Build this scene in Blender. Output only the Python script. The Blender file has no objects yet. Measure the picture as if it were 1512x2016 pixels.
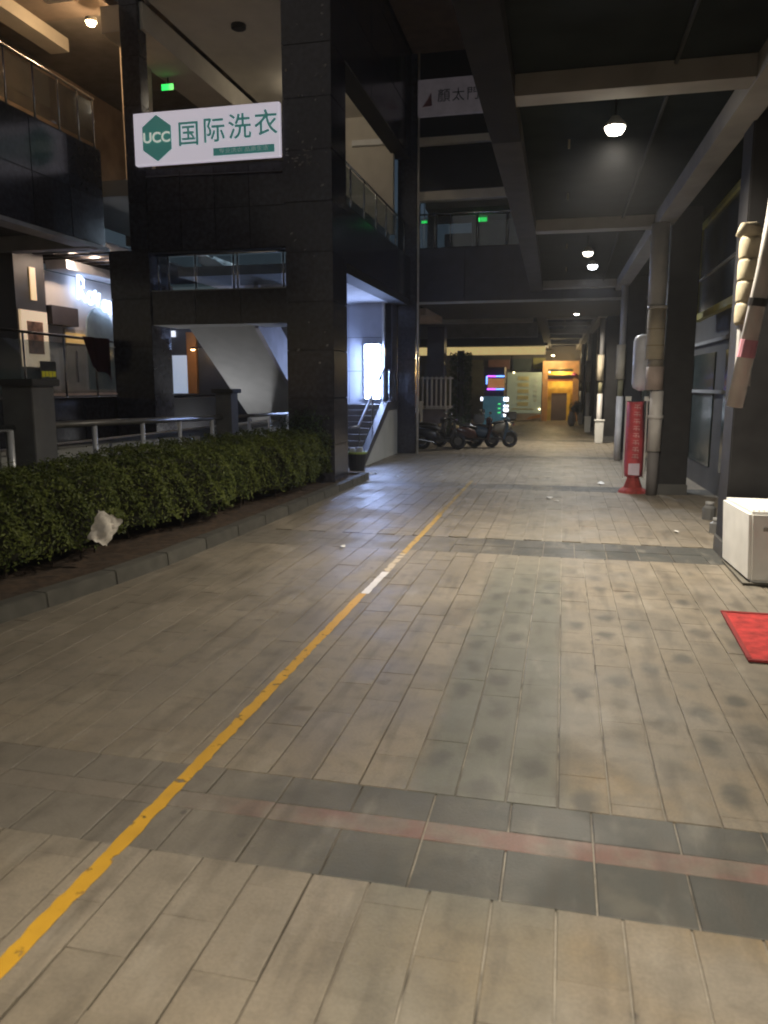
import bpy, bmesh, math, random
import numpy as np
from mathutils import Matrix, Vector

random.seed(7); RNG = np.random.default_rng(11)
SC = bpy.context.scene
COL = SC.collection

# ------------------------------------------------------------------ camera, sky, moon, exposure
H = 2.2
AX = ((0.9743968891701889, -0.03634458584102869, -0.22187783452950574),
      (0.2248348335455577, 0.15751140881157716, 0.9615817457287412),
      (0.0, 0.9868481277148152, -0.1616501556626646))      # rows: world x, y, z; columns: right, up, forward
camd = bpy.data.cameras.new('camera'); cam = bpy.data.objects.new('camera', camd); COL.objects.link(cam)
camd.sensor_fit = 'HORIZONTAL'; camd.sensor_width = 36; camd.lens = 36 * 1514 / 1512
camd.clip_start = 0.05; camd.clip_end = 400
mw = Matrix.Identity(4)
for i in range(3):
    mw[i][0] = AX[i][0]; mw[i][1] = AX[i][1]; mw[i][2] = -AX[i][2]
mw[2][3] = H
cam.matrix_world = mw
SC.camera = cam
camd.dof.use_dof = True; camd.dof.focus_distance = 10.0; camd.dof.aperture_fstop = 3.0
def pixel(x, y, z):
    v = (x, y, z - H)
    c = [sum(AX[i][k] * v[i] for i in range(3)) for k in range(3)]
    if c[2] < 0.05: return (-9999, -9999)
    return (756 + 1514 * c[0] / c[2], 1008 - 1514 * c[1] / c[2])

world = bpy.data.worlds.new('World'); SC.world = world; world.use_nodes = True
wn = world.node_tree.nodes; wl = world.node_tree.links
bg = wn['Background']
sky = wn.new('ShaderNodeTexSky'); sky.sky_type = 'NISHITA'; sky.sun_disc = False
sky.sun_elevation = math.radians(28.0); sky.sun_rotation = math.radians(200)
wl.new(sky.outputs[0], bg.inputs[0]); bg.inputs[1].default_value = 0.011
sund = bpy.data.lights.new('moon_sun', 'SUN'); sund.energy = 0.004; sund.angle = math.radians(10); sund.color = (0.8, 0.88, 1)
sun = bpy.data.objects.new('moon_sun', sund); COL.objects.link(sun)
sun.rotation_euler = (math.radians(35), 0, math.radians(20))
SC.view_settings.view_transform = 'Standard'; SC.view_settings.look = 'None'
SC.view_settings.exposure = 0.0; SC.view_settings.gamma = 1.0
SC.cycles.use_denoising = True
SC.cycles.filter_width = 2.0
SC.cycles.max_bounces = 5; SC.cycles.volume_bounces = 0
SC.cycles.use_adaptive_sampling = True; SC.cycles.adaptive_threshold = 0.05
SC.cycles.sample_clamp_indirect = 4.0

# ------------------------------------------------------------------ materials
MATS = {}
def mat(name, col, rough=0.6, metal=0.0, var=0.15, scale=3.0, bump=0.0, bscale=60.0, rnd=0.0, emit=None, estr=0.0, spec=0.5, alpha=None):
    if name in MATS: return MATS[name]
    m = bpy.data.materials.new(name); m.use_nodes = True
    n = m.node_tree.nodes; l = m.node_tree.links; p = n['Principled BSDF']
    p.inputs['Roughness'].default_value = rough; p.inputs['Metallic'].default_value = metal
    p.inputs['Specular IOR Level'].default_value = spec
    geo = n.new('ShaderNodeNewGeometry')
    no = n.new('ShaderNodeTexNoise'); no.inputs['Scale'].default_value = scale; no.inputs['Detail'].default_value = 6
    l.new(geo.outputs['Position'], no.inputs['Vector'])
    mr = n.new('ShaderNodeMapRange'); mr.inputs[1].default_value = 0.3; mr.inputs[2].default_value = 0.7
    mr.inputs[3].default_value = 1 - var; mr.inputs[4].default_value = 1 + var
    l.new(no.outputs[0], mr.inputs[0])
    fac = mr.outputs[0]
    if rnd:
        oi = n.new('ShaderNodeObjectInfo'); a = n.new('ShaderNodeMath'); a.operation = 'ADD'
        l.new(oi.outputs['Random'], a.inputs[0]); l.new(geo.outputs['Random Per Island'], a.inputs[1])
        f = n.new('ShaderNodeMath'); f.operation = 'FRACT'; l.new(a.outputs[0], f.inputs[0])
        r2 = n.new('ShaderNodeMapRange'); r2.inputs[3].default_value = 1 - rnd; r2.inputs[4].default_value = 1 + rnd
        l.new(f.outputs[0], r2.inputs[0])
        mu = n.new('ShaderNodeMath'); mu.operation = 'MULTIPLY'; l.new(fac, mu.inputs[0]); l.new(r2.outputs[0], mu.inputs[1]); fac = mu.outputs[0]
    vm = n.new('ShaderNodeVectorMath'); vm.operation = 'SCALE'; vm.inputs[0].default_value = col[:3]
    l.new(fac, vm.inputs['Scale']); l.new(vm.outputs[0], p.inputs['Base Color'])
    if bump:
        nb = n.new('ShaderNodeTexNoise'); nb.inputs['Scale'].default_value = bscale; nb.inputs['Detail'].default_value = 5
        l.new(geo.outputs['Position'], nb.inputs['Vector'])
        b = n.new('ShaderNodeBump'); b.inputs['Strength'].default_value = bump; b.inputs['Distance'].default_value = 0.01
        l.new(nb.outputs[0], b.inputs['Height']); l.new(b.outputs[0], p.inputs['Normal'])
    if emit:
        p.inputs['Emission Color'].default_value = (*emit, 1); p.inputs['Emission Strength'].default_value = estr
    MATS[name] = m
    return m

def glass(name, tint=(0.75, 0.8, 0.82), refl=0.12, rough=0.05):
    m = bpy.data.materials.new(name); m.use_nodes = True
    n = m.node_tree.nodes; l = m.node_tree.links; n.remove(n['Principled BSDF'])
    t = n.new('ShaderNodeBsdfTransparent'); t.inputs[0].default_value = (*tint, 1)
    g = n.new('ShaderNodeBsdfGlossy'); g.inputs['Roughness'].default_value = rough
    d = n.new('ShaderNodeBsdfDiffuse'); d.inputs[0].default_value = (0.35, 0.36, 0.36, 1)
    mx0 = n.new('ShaderNodeMixShader'); mx0.inputs[0].default_value = 0.07
    l.new(t.outputs[0], mx0.inputs[1]); l.new(d.outputs[0], mx0.inputs[2])
    mx = n.new('ShaderNodeMixShader'); mx.inputs[0].default_value = refl
    l.new(mx0.outputs[0], mx.inputs[1]); l.new(g.outputs[0], mx.inputs[2]); l.new(mx.outputs[0], n['Material Output'].inputs[0])
    MATS[name] = m
    return m

def emis(name, col, s):
    if name in MATS: return MATS[name]
    m = bpy.data.materials.new(name); m.use_nodes = True
    p = m.node_tree.nodes['Principled BSDF']; p.inputs['Base Color'].default_value = (0.6, 0.6, 0.6, 1)
    p.inputs['Emission Color'].default_value = (*col, 1); p.inputs['Emission Strength'].default_value = s
    MATS[name] = m
    return m

GRAN = mat('dark_granite', (0.042, 0.041, 0.052), 0.17, var=0.35, scale=11, rnd=0.25, bump=0.05, bscale=9, spec=0.5)
GRAN_BACK = mat('granite_joint', (0.012, 0.012, 0.013), 0.8)
CREAM = mat('cream_plaster', (0.62, 0.58, 0.50), 0.85, var=0.07, scale=2, bump=0.15)
PLASTER = mat('grey_plaster', (0.40, 0.40, 0.38), 0.85, var=0.1, scale=1.5, bump=0.2)
CONC = mat('concrete', (0.30, 0.29, 0.27), 0.85, var=0.18, scale=2.5, bump=0.3, bscale=30)
DKCONC = mat('dark_concrete', (0.12, 0.12, 0.12), 0.8, var=0.2, scale=3, bump=0.25)
CEIL = mat('black_painted_ceiling', (0.013, 0.017, 0.016), 0.9, var=0.25, scale=2, spec=0.08)
STEEL = mat('stainless_steel', (0.55, 0.56, 0.58), 0.25, 1.0, var=0.1)
DKSTEEL = mat('dark_steel', (0.05, 0.045, 0.045), 0.4, 0.6)
WHITEP = mat('white_paint', (0.72, 0.72, 0.70), 0.5, var=0.08)
GLASS = glass('rail_glass')
BLACKP = mat('black_plastic', (0.02, 0.02, 0.022), 0.4)
RUBBER = mat('tyre_rubber', (0.018, 0.018, 0.018), 0.8)

# ------------------------------------------------------------------ mesh helpers
class MB:
    def __init__(s): s.v = []; s.f = []
    def add(s, vs, fs):
        o = len(s.v); s.v += [tuple(p) for p in vs]; s.f += [tuple(i + o for i in f) for f in fs]; return s
    def hexa(s, p):     # 4 bottom ccw, 4 top ccw
        return s.add(p, [(3, 2, 1, 0), (4, 5, 6, 7), (0, 1, 5, 4), (1, 2, 6, 5), (2, 3, 7, 6), (3, 0, 4, 7)])
    def box(s, x0, x1, y0, y1, z0, z1):
        return s.hexa([(x0, y0, z0), (x1, y0, z0), (x1, y1, z0), (x0, y1, z0), (x0, y0, z1), (x1, y0, z1), (x1, y1, z1), (x0, y1, z1)])
    def tube(s, pts, r, n=8, cap=True):
        pts = [Vector(p) for p in pts]; rs = r if isinstance(r, (list, tuple)) else [r] * len(pts)
        vs = []; fs = []
        for i, p in enumerate(pts):
            d = (pts[min(i + 1, len(pts) - 1)] - pts[max(i - 1, 0)]).normalized()
            a = d.cross(Vector((0, 0, 1)))
            if a.length < 0.05: a = d.cross(Vector((0, 1, 0)))
            a.normalize(); b = d.cross(a)
            for k in range(n):
                t = 2 * math.pi * k / n
                vs.append(p + (a * math.cos(t) + b * math.sin(t)) * rs[i])
        for i in range(len(pts) - 1):
            for k in range(n):
                fs.append((i * n + k, i * n + (k + 1) % n, (i + 1) * n + (k + 1) % n, (i + 1) * n + k))
        if cap:
            fs.append(tuple(range(n))[::-1]); fs.append(tuple((len(pts) - 1) * n + k for k in range(n)))
        return s.add(vs, fs)
    def extr(s, poly, axis, a, b):     # poly in the two remaining axes
        def mk(p, t):
            if axis == 'x': return (t, p[0], p[1])
            if axis == 'y': return (p[0], t, p[1])
            return (p[0], p[1], t)
        n = len(poly)
        vs = [mk(p, a) for p in poly] + [mk(p, b) for p in poly]
        fs = [tuple(range(n))[::-1], tuple(range(n, 2 * n))] + [(i, (i + 1) % n, n + (i + 1) % n, n + i) for i in range(n)]
        return s.add(vs, fs)
    def lathe(s, c, prof, n=16):
        vs = []; fs = []
        for r, z in prof:
            for k in range(n):
                t = 2 * math.pi * k / n; vs.append((c[0] + r * math.cos(t), c[1] + r * math.sin(t), c[2] + z))
        for i in range(len(prof) - 1):
            for k in range(n): fs.append((i * n + k, i * n + (k + 1) % n, (i + 1) * n + (k + 1) % n, (i + 1) * n + k))
        fs.append(tuple(range(n))[::-1]); fs.append(tuple((len(prof) - 1) * n + k for k in range(n)))
        return s.add(vs, fs)
    def mesh(s, name, m, bevel=0.0, smooth=False):
        me = bpy.data.meshes.new(name); me.from_pydata(s.v, [], s.f)
        bm = bmesh.new(); bm.from_mesh(me); bmesh.ops.recalc_face_normals(bm, faces=bm.faces)
        if bevel: bmesh.ops.bevel(bm, geom=bm.edges[:], offset=bevel, segments=2, affect='EDGES', clamp_overlap=True)
        bm.to_mesh(me); bm.free()
        if smooth:
            for p in me.polygons: p.use_smooth = True
        if m: me.materials.append(m)
        return me
    def obj(s, name, m, parent=None, bevel=0.0, smooth=False):
        return link(name, s.mesh(name, m, bevel, smooth), parent)
def link(name, me, parent=None):
    o = bpy.data.objects.new(name, me); COL.objects.link(o)
    if parent is not None: o.parent = parent; o.matrix_parent_inverse = PINV(parent)
    return o
def PINV(p):     # children are authored in world coordinates
    return (Matrix.Translation(p.location) @ p.rotation_euler.to_matrix().to_4x4()).inverted()
def B(*a): return MB().box(*a)
def tag(o, label=None, cat=None, group=None, kind=None):
    if label: o['label'] = label
    if cat: o['category'] = cat
    if group: o['group'] = group
    if kind: o['kind'] = kind
    return o
def thing(name, label, cat, loc=(0, 0, 0), group=None):
    o = bpy.data.objects.new(name, None); COL.objects.link(o); o.location = loc; o.empty_display_size = 0.2
    return tag(o, label, cat, group)
def struct(name, mb, m, **k):
    o = mb.obj(name, m, **k); o['kind'] = 'structure'; return o
def text_mesh(body, size, m, depth=0.004, bold=0.0):
    c = bpy.data.curves.new('lettering', 'FONT'); c.body = body; c.size = size; c.extrude = depth
    c.offset = bold; c.align_x = 'CENTER'; c.align_y = 'CENTER'
    o = bpy.data.objects.new('lettering', c); COL.objects.link(o)
    dg = bpy.context.evaluated_depsgraph_get(); me = bpy.data.meshes.new_from_object(o.evaluated_get(dg))
    bpy.data.objects.remove(o); me.materials.clear(); me.materials.append(m)
    return me
def put_text(name, body, size, m, loc, parent, face='-y', sx=1.0, bold=0.0):
    o = link(name, text_mesh(body, size, m, bold=bold), parent)
    R = {'-y': Matrix.Rotation(math.pi / 2, 4, 'X'), '+x': Matrix.Rotation(math.pi / 2, 4, 'Z') @ Matrix.Rotation(math.pi / 2, 4, 'X'),
         '-x': Matrix.Rotation(-math.pi / 2, 4, 'Z') @ Matrix.Rotation(math.pi / 2, 4, 'X')}[face]
    o.matrix_basis = Matrix.Translation(loc) @ R @ Matrix.Diagonal((sx, 1, 1, 1))
    return o

def clad(parent, face, at, a0, a1, z0, z1, na, nz, m=None, t=0.03, gap=0.014, name='granite_panel'):
    """granite panels on a vertical face; face '-y' (a = x, at = y) or '+x' (a = y, at = x)"""
    m = m or GRAN
    da = (a1 - a0) / na; dz = (z1 - z0) / nz
    me = None
    for i in range(na):
        for k in range(nz):
            if me is None:
                w, h = da - gap, dz - gap
                me = (B(-w / 2, w / 2, -t, 0, -h / 2, h / 2) if face == '-y' else B(0, t, -w / 2, w / 2, -h / 2, h / 2)).mesh(name, m, 0.004)
            o = link(name, me, parent)
            ca = a0 + (i + 0.5) * da; cz = z0 + (k + 0.5) * dz; j = random.uniform(-0.003, 0.003)
            o.location = (ca, at + j, cz) if face == '-y' else (at + j, ca, cz)

# ------------------------------------------------------------------ ground and paving
PW, PL, PX0 = 0.272, 0.53, -0.495
def paver_mat(name, kind):
    m = bpy.data.materials.new(name); m.use_nodes = True
    n = m.node_tree.nodes; l = m.node_tree.links; p = n['Principled BSDF']
    geo = n.new('ShaderNodeNewGeometry'); sep = n.new('ShaderNodeSeparateXYZ'); l.new(geo.outputs['Position'], sep.inputs[0])
    X, Y = sep.outputs[0], sep.outputs[1]
    def M(op, a, b=None, c=None):
        q = n.new('ShaderNodeMath'); q.operation = op
        for i, v in enumerate((a, b, c)):
            if v is None: continue
            if isinstance(v, (int, float)): q.inputs[i].default_value = v
            else: l.new(v, q.inputs[i])
        return q.outputs[0]
    def ramp(v, a, b, o0=0.0, o1=1.0):
        q = n.new('ShaderNodeMapRange'); q.interpolation_type = 'SMOOTHSTEP'
        q.inputs[1].default_value = a; q.inputs[2].default_value = b; q.inputs[3].default_value = o0; q.inputs[4].default_value = o1
        l.new(v, q.inputs[0]); return q.outputs[0]
    def noise(s, d=4, off=0.0, sy=1.0):
        q = n.new('ShaderNodeTexNoise'); q.inputs['Scale'].default_value = s; q.inputs['Detail'].default_value = d
        mp = n.new('ShaderNodeMapping'); mp.inputs['Location'].default_value = (off, off * 0.7, 0); mp.inputs['Scale'].default_value = (1, sy, 1)
        l.new(geo.outputs['Position'], mp.inputs[0]); l.new(mp.outputs[0], q.inputs['Vector']); return q.outputs[0]
    def mix(f, a, b):
        q = n.new('ShaderNodeMix'); q.data_type = 'RGBA'
        if isinstance(f, (int, float)): q.inputs[0].default_value = f
        else: l.new(f, q.inputs[0])
        for i, v in ((6, a), (7, b)):
            if isinstance(v, tuple): q.inputs[i].default_value = (*v, 1)
            else: l.new(v, q.inputs[i])
        return q.outputs[2]
    oi = n.new('ShaderNodeObjectInfo')
    rnd = M('FRACT', M('ADD', oi.outputs['Random'], geo.outputs['Random Per Island']))
    fine = ramp(noise(60, 8), 0.35, 0.65); big = ramp(noise(1.3, 5, 3.1), 0.35, 0.65); big2 = ramp(noise(0.9, 5, 9.3), 0.42, 0.68)
    if kind == 'paver':
        c = mix(rnd, (0.20, 0.172, 0.133), (0.238, 0.205, 0.162))
        c = mix(M('MULTIPLY', big, 0.45), c, (0.135, 0.12, 0.098))
        right = ramp(X, -1.3, -0.3)
        c = mix(M('MULTIPLY', M('MULTIPLY', big2, ramp(X, -1.2, 0.6, 0.15, 1.0)), ramp(Y, 3.6, 6.0, 1.0, 0.15)), c, (0.235, 0.165, 0.08))
        # grey-green worn strip in the middle of the right lane
        strip = M('MULTIPLY', ramp(M('ADD', X, M('MULTIPLY', noise(2.0, 3, 5.0), 0.3)), -0.72, -0.5), ramp(M('ADD', X, M('MULTIPLY', noise(2.0, 3, 1.0), 0.3)), 0.1, 0.35, 1.0, 0.0))
        strip = M('MULTIPLY', M('MULTIPLY', strip, ramp(Y, 2.6, 3.6, 0.35, 1.0)), ramp(Y, 8.0, 11.0, 0.85, 0.25))
        c = mix(strip, c, (0.112, 0.117, 0.097))
        # dark worn heart of each block
        u = M('DIVIDE', M('SUBTRACT', X, PX0), PW); col = M('FLOOR', u); fu = M('SUBTRACT', M('FRACT', u), 0.5)
        v = M('ADD', M('DIVIDE', Y, PL), M('MULTIPLY', M('FLOORED_MODULO', col, 2), 0.5)); fv = M('SUBTRACT', M('FRACT', v), 0.5)
        cid = n.new('ShaderNodeCombineXYZ'); l.new(col, cid.inputs[0]); l.new(M('FLOOR', v), cid.inputs[1])
        wn_ = n.new('ShaderNodeTexWhiteNoise'); wn_.noise_dimensions = '2D'; l.new(cid.outputs[0], wn_.inputs['Vector'])
        ws_ = n.new('ShaderNodeSeparateColor'); l.new(wn_.outputs['Color'], ws_.inputs[0])
        fu = M('ADD', fu, M('MULTIPLY', M('SUBTRACT', ws_.outputs[0], 0.5), 0.22)); fv = M('ADD', fv, M('MULTIPLY', M('SUBTRACT', ws_.outputs[1], 0.5), 0.22))
        r = M('SQRT', M('ADD', M('POWER', M('MULTIPLY', fu, PW), 2), M('POWER', M('MULTIPLY', fv, PL * 0.55), 2)))
        r = M('ADD', r, M('MULTIPLY', M('SUBTRACT', noise(8, 4), 0.5), 0.13))
        spot = M('MULTIPLY', ramp(r, 0.02, 0.115, 1.0, 0.0), M('MULTIPLY', ramp(X, -0.85, -0.6), ramp(ws_.outputs[2], 0.1, 0.6, 0.25, 1.0)))
        spot = M('MULTIPLY', spot, M('MULTIPLY', ramp(noise(1.1, 3, 14.0), 0.30, 0.52), M('MULTIPLY', ramp(Y, 8.0, 10.5, 1.0, 0.1), ramp(Y, 2.9, 3.6, 0.25, 1.0))))
        c = mix(M('MULTIPLY', spot, 0.85), c, (0.062, 0.060, 0.052))
        # rust and grime blotches
        c = mix(M('MULTIPLY', ramp(noise(2.6, 5, 21.0), 0.66, 0.74), 0.55), c, (0.075, 0.052, 0.034))
    elif kind == 'band':
        c = mix(rnd, (0.036, 0.039, 0.038), (0.056, 0.058, 0.054))
        c = mix(M('MULTIPLY', big, 0.4), c, (0.075, 0.072, 0.064))
        wear = M('ADD', X, M('MULTIPLY', M('SUBTRACT', noise(1.6, 5, 7.0), 0.5), 2.2))
        c = mix(ramp(wear, -2.0, -0.3, 0.92, 0.0), c, (0.165, 0.146, 0.12))
        c = mix(M('MULTIPLY', ramp(noise(3.5, 6, 17.0), 0.5, 0.75), 0.4), c, (0.15, 0.135, 0.105))
    elif kind == 'red':
        c = mix(ramp(noise(5, 4), 0.35, 0.65), (0.17, 0.09, 0.075), (0.17, 0.135, 0.11))
        c = mix(ramp(X, -2.2, -0.7, 0.95, 0.0), c, (0.165, 0.146, 0.12))
    else:
        c = mix(M('MULTIPLY', ramp(X, -1.0, -0.6), ramp(noise(2.2, 4, 2.0), 0.36, 0.52, 0.1, 1.0)), mix(ramp(noise(3.0, 5, 4.0, 0.5), 0.42, 0.6), (0.03, 0.024, 0.017), (0.12, 0.102, 0.08)), (0.29, 0.26, 0.215))
    c = mix(M('MULTIPLY', fine, 0.22), c, (0.08, 0.07, 0.06))
    c = mix(M('MULTIPLY', ramp(noise(7, 6, 30.0), 0.45, 0.75), 0.35), c, (0.07, 0.06, 0.05))
    c = mix(M('MULTIPLY', ramp(noise(5, 6, 41.0, 0.35), 0.55, 0.8), 0.3), c, (0.36, 0.33, 0.28))
    c = mix(M('MULTIPLY', ramp(noise(7, 5, 55.0, 0.12), 0.5, 0.72), 0.4), c, (0.055, 0.047, 0.038))
    vo = n.new('ShaderNodeTexVoronoi'); vo.inputs['Scale'].default_value = 2.3; l.new(geo.outputs['Position'], vo.inputs['Vector'])
    vs_ = n.new('ShaderNodeSeparateColor'); l.new(vo.outputs['Color'], vs_.inputs[0])
    c = mix(M('MULTIPLY', M('MULTIPLY', ramp(M('ADD', vo.outputs['Distance'], M('MULTIPLY', noise(30, 2), 0.05)), 0.06, 0.085, 1.0, 0.0), ramp(vs_.outputs[0], 0.5, 0.7)), 0.6), c, (0.045, 0.04, 0.036))
    l.new(c, p.inputs['Base Color'])
    l.new(ramp(big, 0, 1, 0.62, 0.48), p.inputs['Roughness'])
    p.inputs['Specular IOR Level'].default_value = 0.35
    b = n.new('ShaderNodeBump'); b.inputs['Strength'].default_value = 0.35; b.inputs['Distance'].default_value = 0.006
    l.new(noise(70, 6), b.inputs['Height']); l.new(b.outputs[0], p.inputs['Normal'])
    return m
PAVER = paver_mat('worn_paver', 'paver'); BANDM = paver_mat('dark_band_paver', 'band'); REDM = paver_mat('red_band_strip', 'red'); BED = paver_mat('joint_bed', 'bed')
EARTH = mat('dark_asphalt', (0.05, 0.05, 0.05), 0.85, bump=0.2)
struct('ground', B(-150, 150, -60, 240, -0.3, -0.06), EARTH)
pav = struct('pavement', B(-6.2, 3.4, -6, 55, -0.2, -0.012), BED)
tag(pav, 'walkway of worn grey blocks with dark cross bands')

BANDS = [(3.05, 3.87), (10.05, 11.08), (16.65, 17.5), (24.2, 25.0), (31.8, 32.6)]
pieces = []      # x0,x1,y0,y1,kind
def kerb_x(y): return float(np.interp(y, [3.0, 6.0, 8.0, 12.0, 17.6], [-5.55, -5.05, -4.72, -4.55, -4.44]))
segs = []; y = 1.3
for a, b in BANDS: segs.append((y, a)); y = b
segs.append((y, 54.0))
ncol0 = int(math.floor((-6.0 - PX0) / PW)); ncol1 = int(math.ceil((3.3 - PX0) / PW))
for c in range(ncol0, ncol1):
    x0 = PX0 + c * PW
    for (ya, yb) in segs:
        if yb > 17.6 or x0 + PW > -5.6:
            ph = -0.5 * (c % 2)
            k = math.floor(ya / PL - ph) 
            while True:
                s0 = (k + ph) * PL; s1 = s0 + PL; k += 1
                if s0 >= yb: break
                s0 = max(s0, ya); s1 = min(s1, yb)
                if s1 - s0 < 0.06: continue
                if s1 < 17.4 and x0 + PW < kerb_x((s0 + s1) / 2) - 0.1: continue
                pieces.append((x0, x0 + PW, s0, s1, 0))
BW = 0.41
for bi, (a, b) in enumerate(BANDS):
    xs = -6.0
    rows = [(a, a + 0.38, 1), (a + 0.54, b, 1)] if bi == 0 else [(a, (a + b) / 2, 1), ((a + b) / 2, b, 1)]
    for ri, (ya, yb, kd) in enumerate(rows):
        x = -6.34
        while x < 3.3:
            mid = x + BW / 2
            if not (b < 17.4 and mid < kerb_x(a)):
                pieces.append((x, x + BW, ya, yb, 1))
            x += BW
    if bi == 0:
        x = -6.34
        while x < 3.3:
            pieces.append((x, x + 0.82, a + 0.38, a + 0.54, 2)); x += 0.82
def area(p):
    q = [pixel(p[0], p[2], 0), pixel(p[1], p[2], 0), pixel(p[1], p[3], 0), pixel(p[0], p[3], 0)]
    cx = sum(t[0] for t in q) / 4; cy = sum(t[1] for t in q) / 4
    if not (-40 < cx < 1552 and cy < 2060): return 0
    return abs(sum(q[i][0] * q[(i + 1) % 4][1] - q[(i + 1) % 4][0] * q[i][1] for i in range(4))) / 2
pieces.sort(key=area, reverse=True)
PM = [PAVER, BANDM, REDM]
unit = {}
for i, (x0, x1, y0, y1, kd) in enumerate(pieces[:296]):
    w, l_ = x1 - x0, y1 - y0
    key = (round(w, 3), round(l_, 3), kd)
    if key not in unit:
        g = 0.0045; c = 0.004; e = 0.0006 if kd == 0 else 0.003; a, b = w / 2 - g, l_ / 2 - e
        vs = [(sx * a, sy * b, -0.03) for sx, sy in ((-1, -1), (1, -1), (1, 1), (-1, 1))] + [(sx * a, sy * b, -c * 0.7) for sx, sy in ((-1, -1), (1, -1), (1, 1), (-1, 1))] \
            + [(sx * (a - c), sy * (b - e), 0) for sx, sy in ((-1, -1), (1, -1), (1, 1), (-1, 1))]
        fs = [(0, 1, 5, 4), (1, 2, 6, 5), (2, 3, 7, 6), (3, 0, 4, 7), (4, 5, 9, 8), (5, 6, 10, 9), (6, 7, 11, 10), (7, 4, 8, 11), (8, 9, 10, 11)]
        unit[key] = MB().add(vs, fs).mesh('paver', PM[kd])
    o = link('paver', unit[key], pav)
    o.location = ((x0 + x1) / 2, (y0 + y1) / 2, random.uniform(-0.0025, 0.001))
    o.rotation_euler = (random.uniform(-0.004, 0.004), random.uniform(-0.006, 0.006), random.uniform(-0.004, 0.004))
rest = [MB(), MB(), MB()]
for (x0, x1, y0, y1, kd) in pieces[296:]:
    g = 0.0045; z = random.uniform(-0.0025, 0.001)
    t = [z + random.uniform(-0.001, 0.001) for _ in range(4)]
    h = 0.0006 if kd == 0 else 0.003
    rest[kd].add([(x0 + g, y0 + h, -0.03), (x1 - g, y0 + h, -0.03), (x1 - g, y1 - h, -0.03), (x0 + g, y1 - h, -0.03),
                  (x0 + g, y0 + h, t[0]), (x1 - g, y0 + h, t[1]), (x1 - g, y1 - h, t[2]), (x0 + g, y1 - h, t[3])],
                 [(4, 5, 6, 7), (0, 1, 5, 4), (1, 2, 6, 5), (2, 3, 7, 6), (3, 0, 4, 7)])
for kd, mb in enumerate(rest):
    if mb.v:
        me = bpy.data.meshes.new('distant_pavers'); me.from_pydata(mb.v, [], mb.f); me.materials.append(PM[kd])
        o = link('distant_pavers', me, pav); o['kind'] = 'stuff'

# painted lane line, worn
def paint(name, colr, wear):
    m = bpy.data.materials.new(name); m.use_nodes = True
    n = m.node_tree.nodes; l = m.node_tree.links; p = n['Principled BSDF']; p.inputs['Roughness'].default_value = 0.55
    geo = n.new('ShaderNodeNewGeometry'); no = n.new('ShaderNodeTexNoise'); no.inputs['Scale'].default_value = 11; no.inputs['Detail'].default_value = 8
    l.new(geo.outputs['Position'], no.inputs['Vector'])
    cr = n.new('ShaderNodeMapRange'); cr.inputs[1].default_value = wear; cr.inputs[2].default_value = wear + 0.07; l.new(no.outputs[0], cr.inputs[0])
    n2 = n.new('ShaderNodeTexNoise'); n2.inputs['Scale'].default_value = 5; n2.inputs['Detail'].default_value = 5; l.new(geo.outputs['Position'], n2.inputs['Vector'])
    mx = n.new('ShaderNodeMix'); mx.data_type = 'RGBA'; mx.inputs[6].default_value = (*colr, 1); mx.inputs[7].default_value = (*[c * 0.6 for c in colr], 1)
    l.new(n2.outputs[0], mx.inputs[0]); l.new(mx.outputs[2], p.inputs['Base Color'])
    l.new(cr.outputs[0], p.inputs['Alpha'])
    return m
def strip(x, w, y0, y1, z=0.0035):
    vs = []; fs = []; n = max(2, int((y1 - y0) / 0.06))
    for i in range(n + 1):
        yy = y0 + (y1 - y0) * i / n; j1 = random.uniform(-0.007, 0.007); j2 = random.uniform(-0.007, 0.007)
        vs += [(x - w / 2 + j1, yy, z), (x + w / 2 + j2, yy, z)]
        if i: fs.append((2 * i - 2, 2 * i - 1, 2 * i + 1, 2 * i))
    return MB().add(vs, fs)
ln = strip(-2.02, 0.085, 1.3, 7.75).obj('lane_line', paint('yellow_line_paint', (0.60, 0.33, 0.025), 0.33))
tag(ln, 'worn yellow line painted along the walkway', kind='structure')
strip(-2.0, 0.085, 7.75, 8.75).obj('white_stretch', paint('white_line_paint', (0.72, 0.68, 0.66), 0.25), ln)
strip(-2.0, 0.08, 8.75, 9.8).obj('pale_stretch', paint('pale_line_paint', (0.55, 0.44, 0.28), 0.38), ln)
strip(-2.0, 0.08, 9.8, 13.0).obj('far_stretch', paint('faded_line_paint', (0.50, 0.31, 0.05), 0.35), ln)
strip(-2.02, 0.07, 13.0, 18.0).obj('far_stretch', paint('very_faded_line_paint', (0.40, 0.27, 0.07), 0.43), ln)

# kerb stones and planter soil
KERB = mat('kerb_granite', (0.072, 0.068, 0.058), 0.75, var=0.25, scale=5, bump=0.3, rnd=0.12)
kerb = struct('kerb', MB().add([(kerb_x(3) - .16, 2.6, -0.1), (kerb_x(3) - .02, 2.6, -0.1), (kerb_x(17.6) - .02, 17.6, -0.1), (kerb_x(17.6) - .16, 17.6, -0.1)], [(0, 1, 2, 3)]), KERB)
yy = 2.6
while yy < 17.5:
    y1 = min(yy + 0.98, 17.6); a, b = kerb_x(yy), kerb_x(y1); g = 0.003; hz = 0.16
    MB().hexa([(a - 0.2, yy + g, -0.05), (a, yy + g, -0.05), (b, y1 - g, -0.05), (b - 0.2, y1 - g, -0.05),
               (a - 0.2, yy + g, hz), (a - 0.015, yy + g, hz), (b - 0.015, y1 - g, hz), (b - 0.2, y1 - g, hz)]).obj('kerb_stone', KERB, kerb, 0.012)
    yy = y1
yx = -4.46
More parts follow.
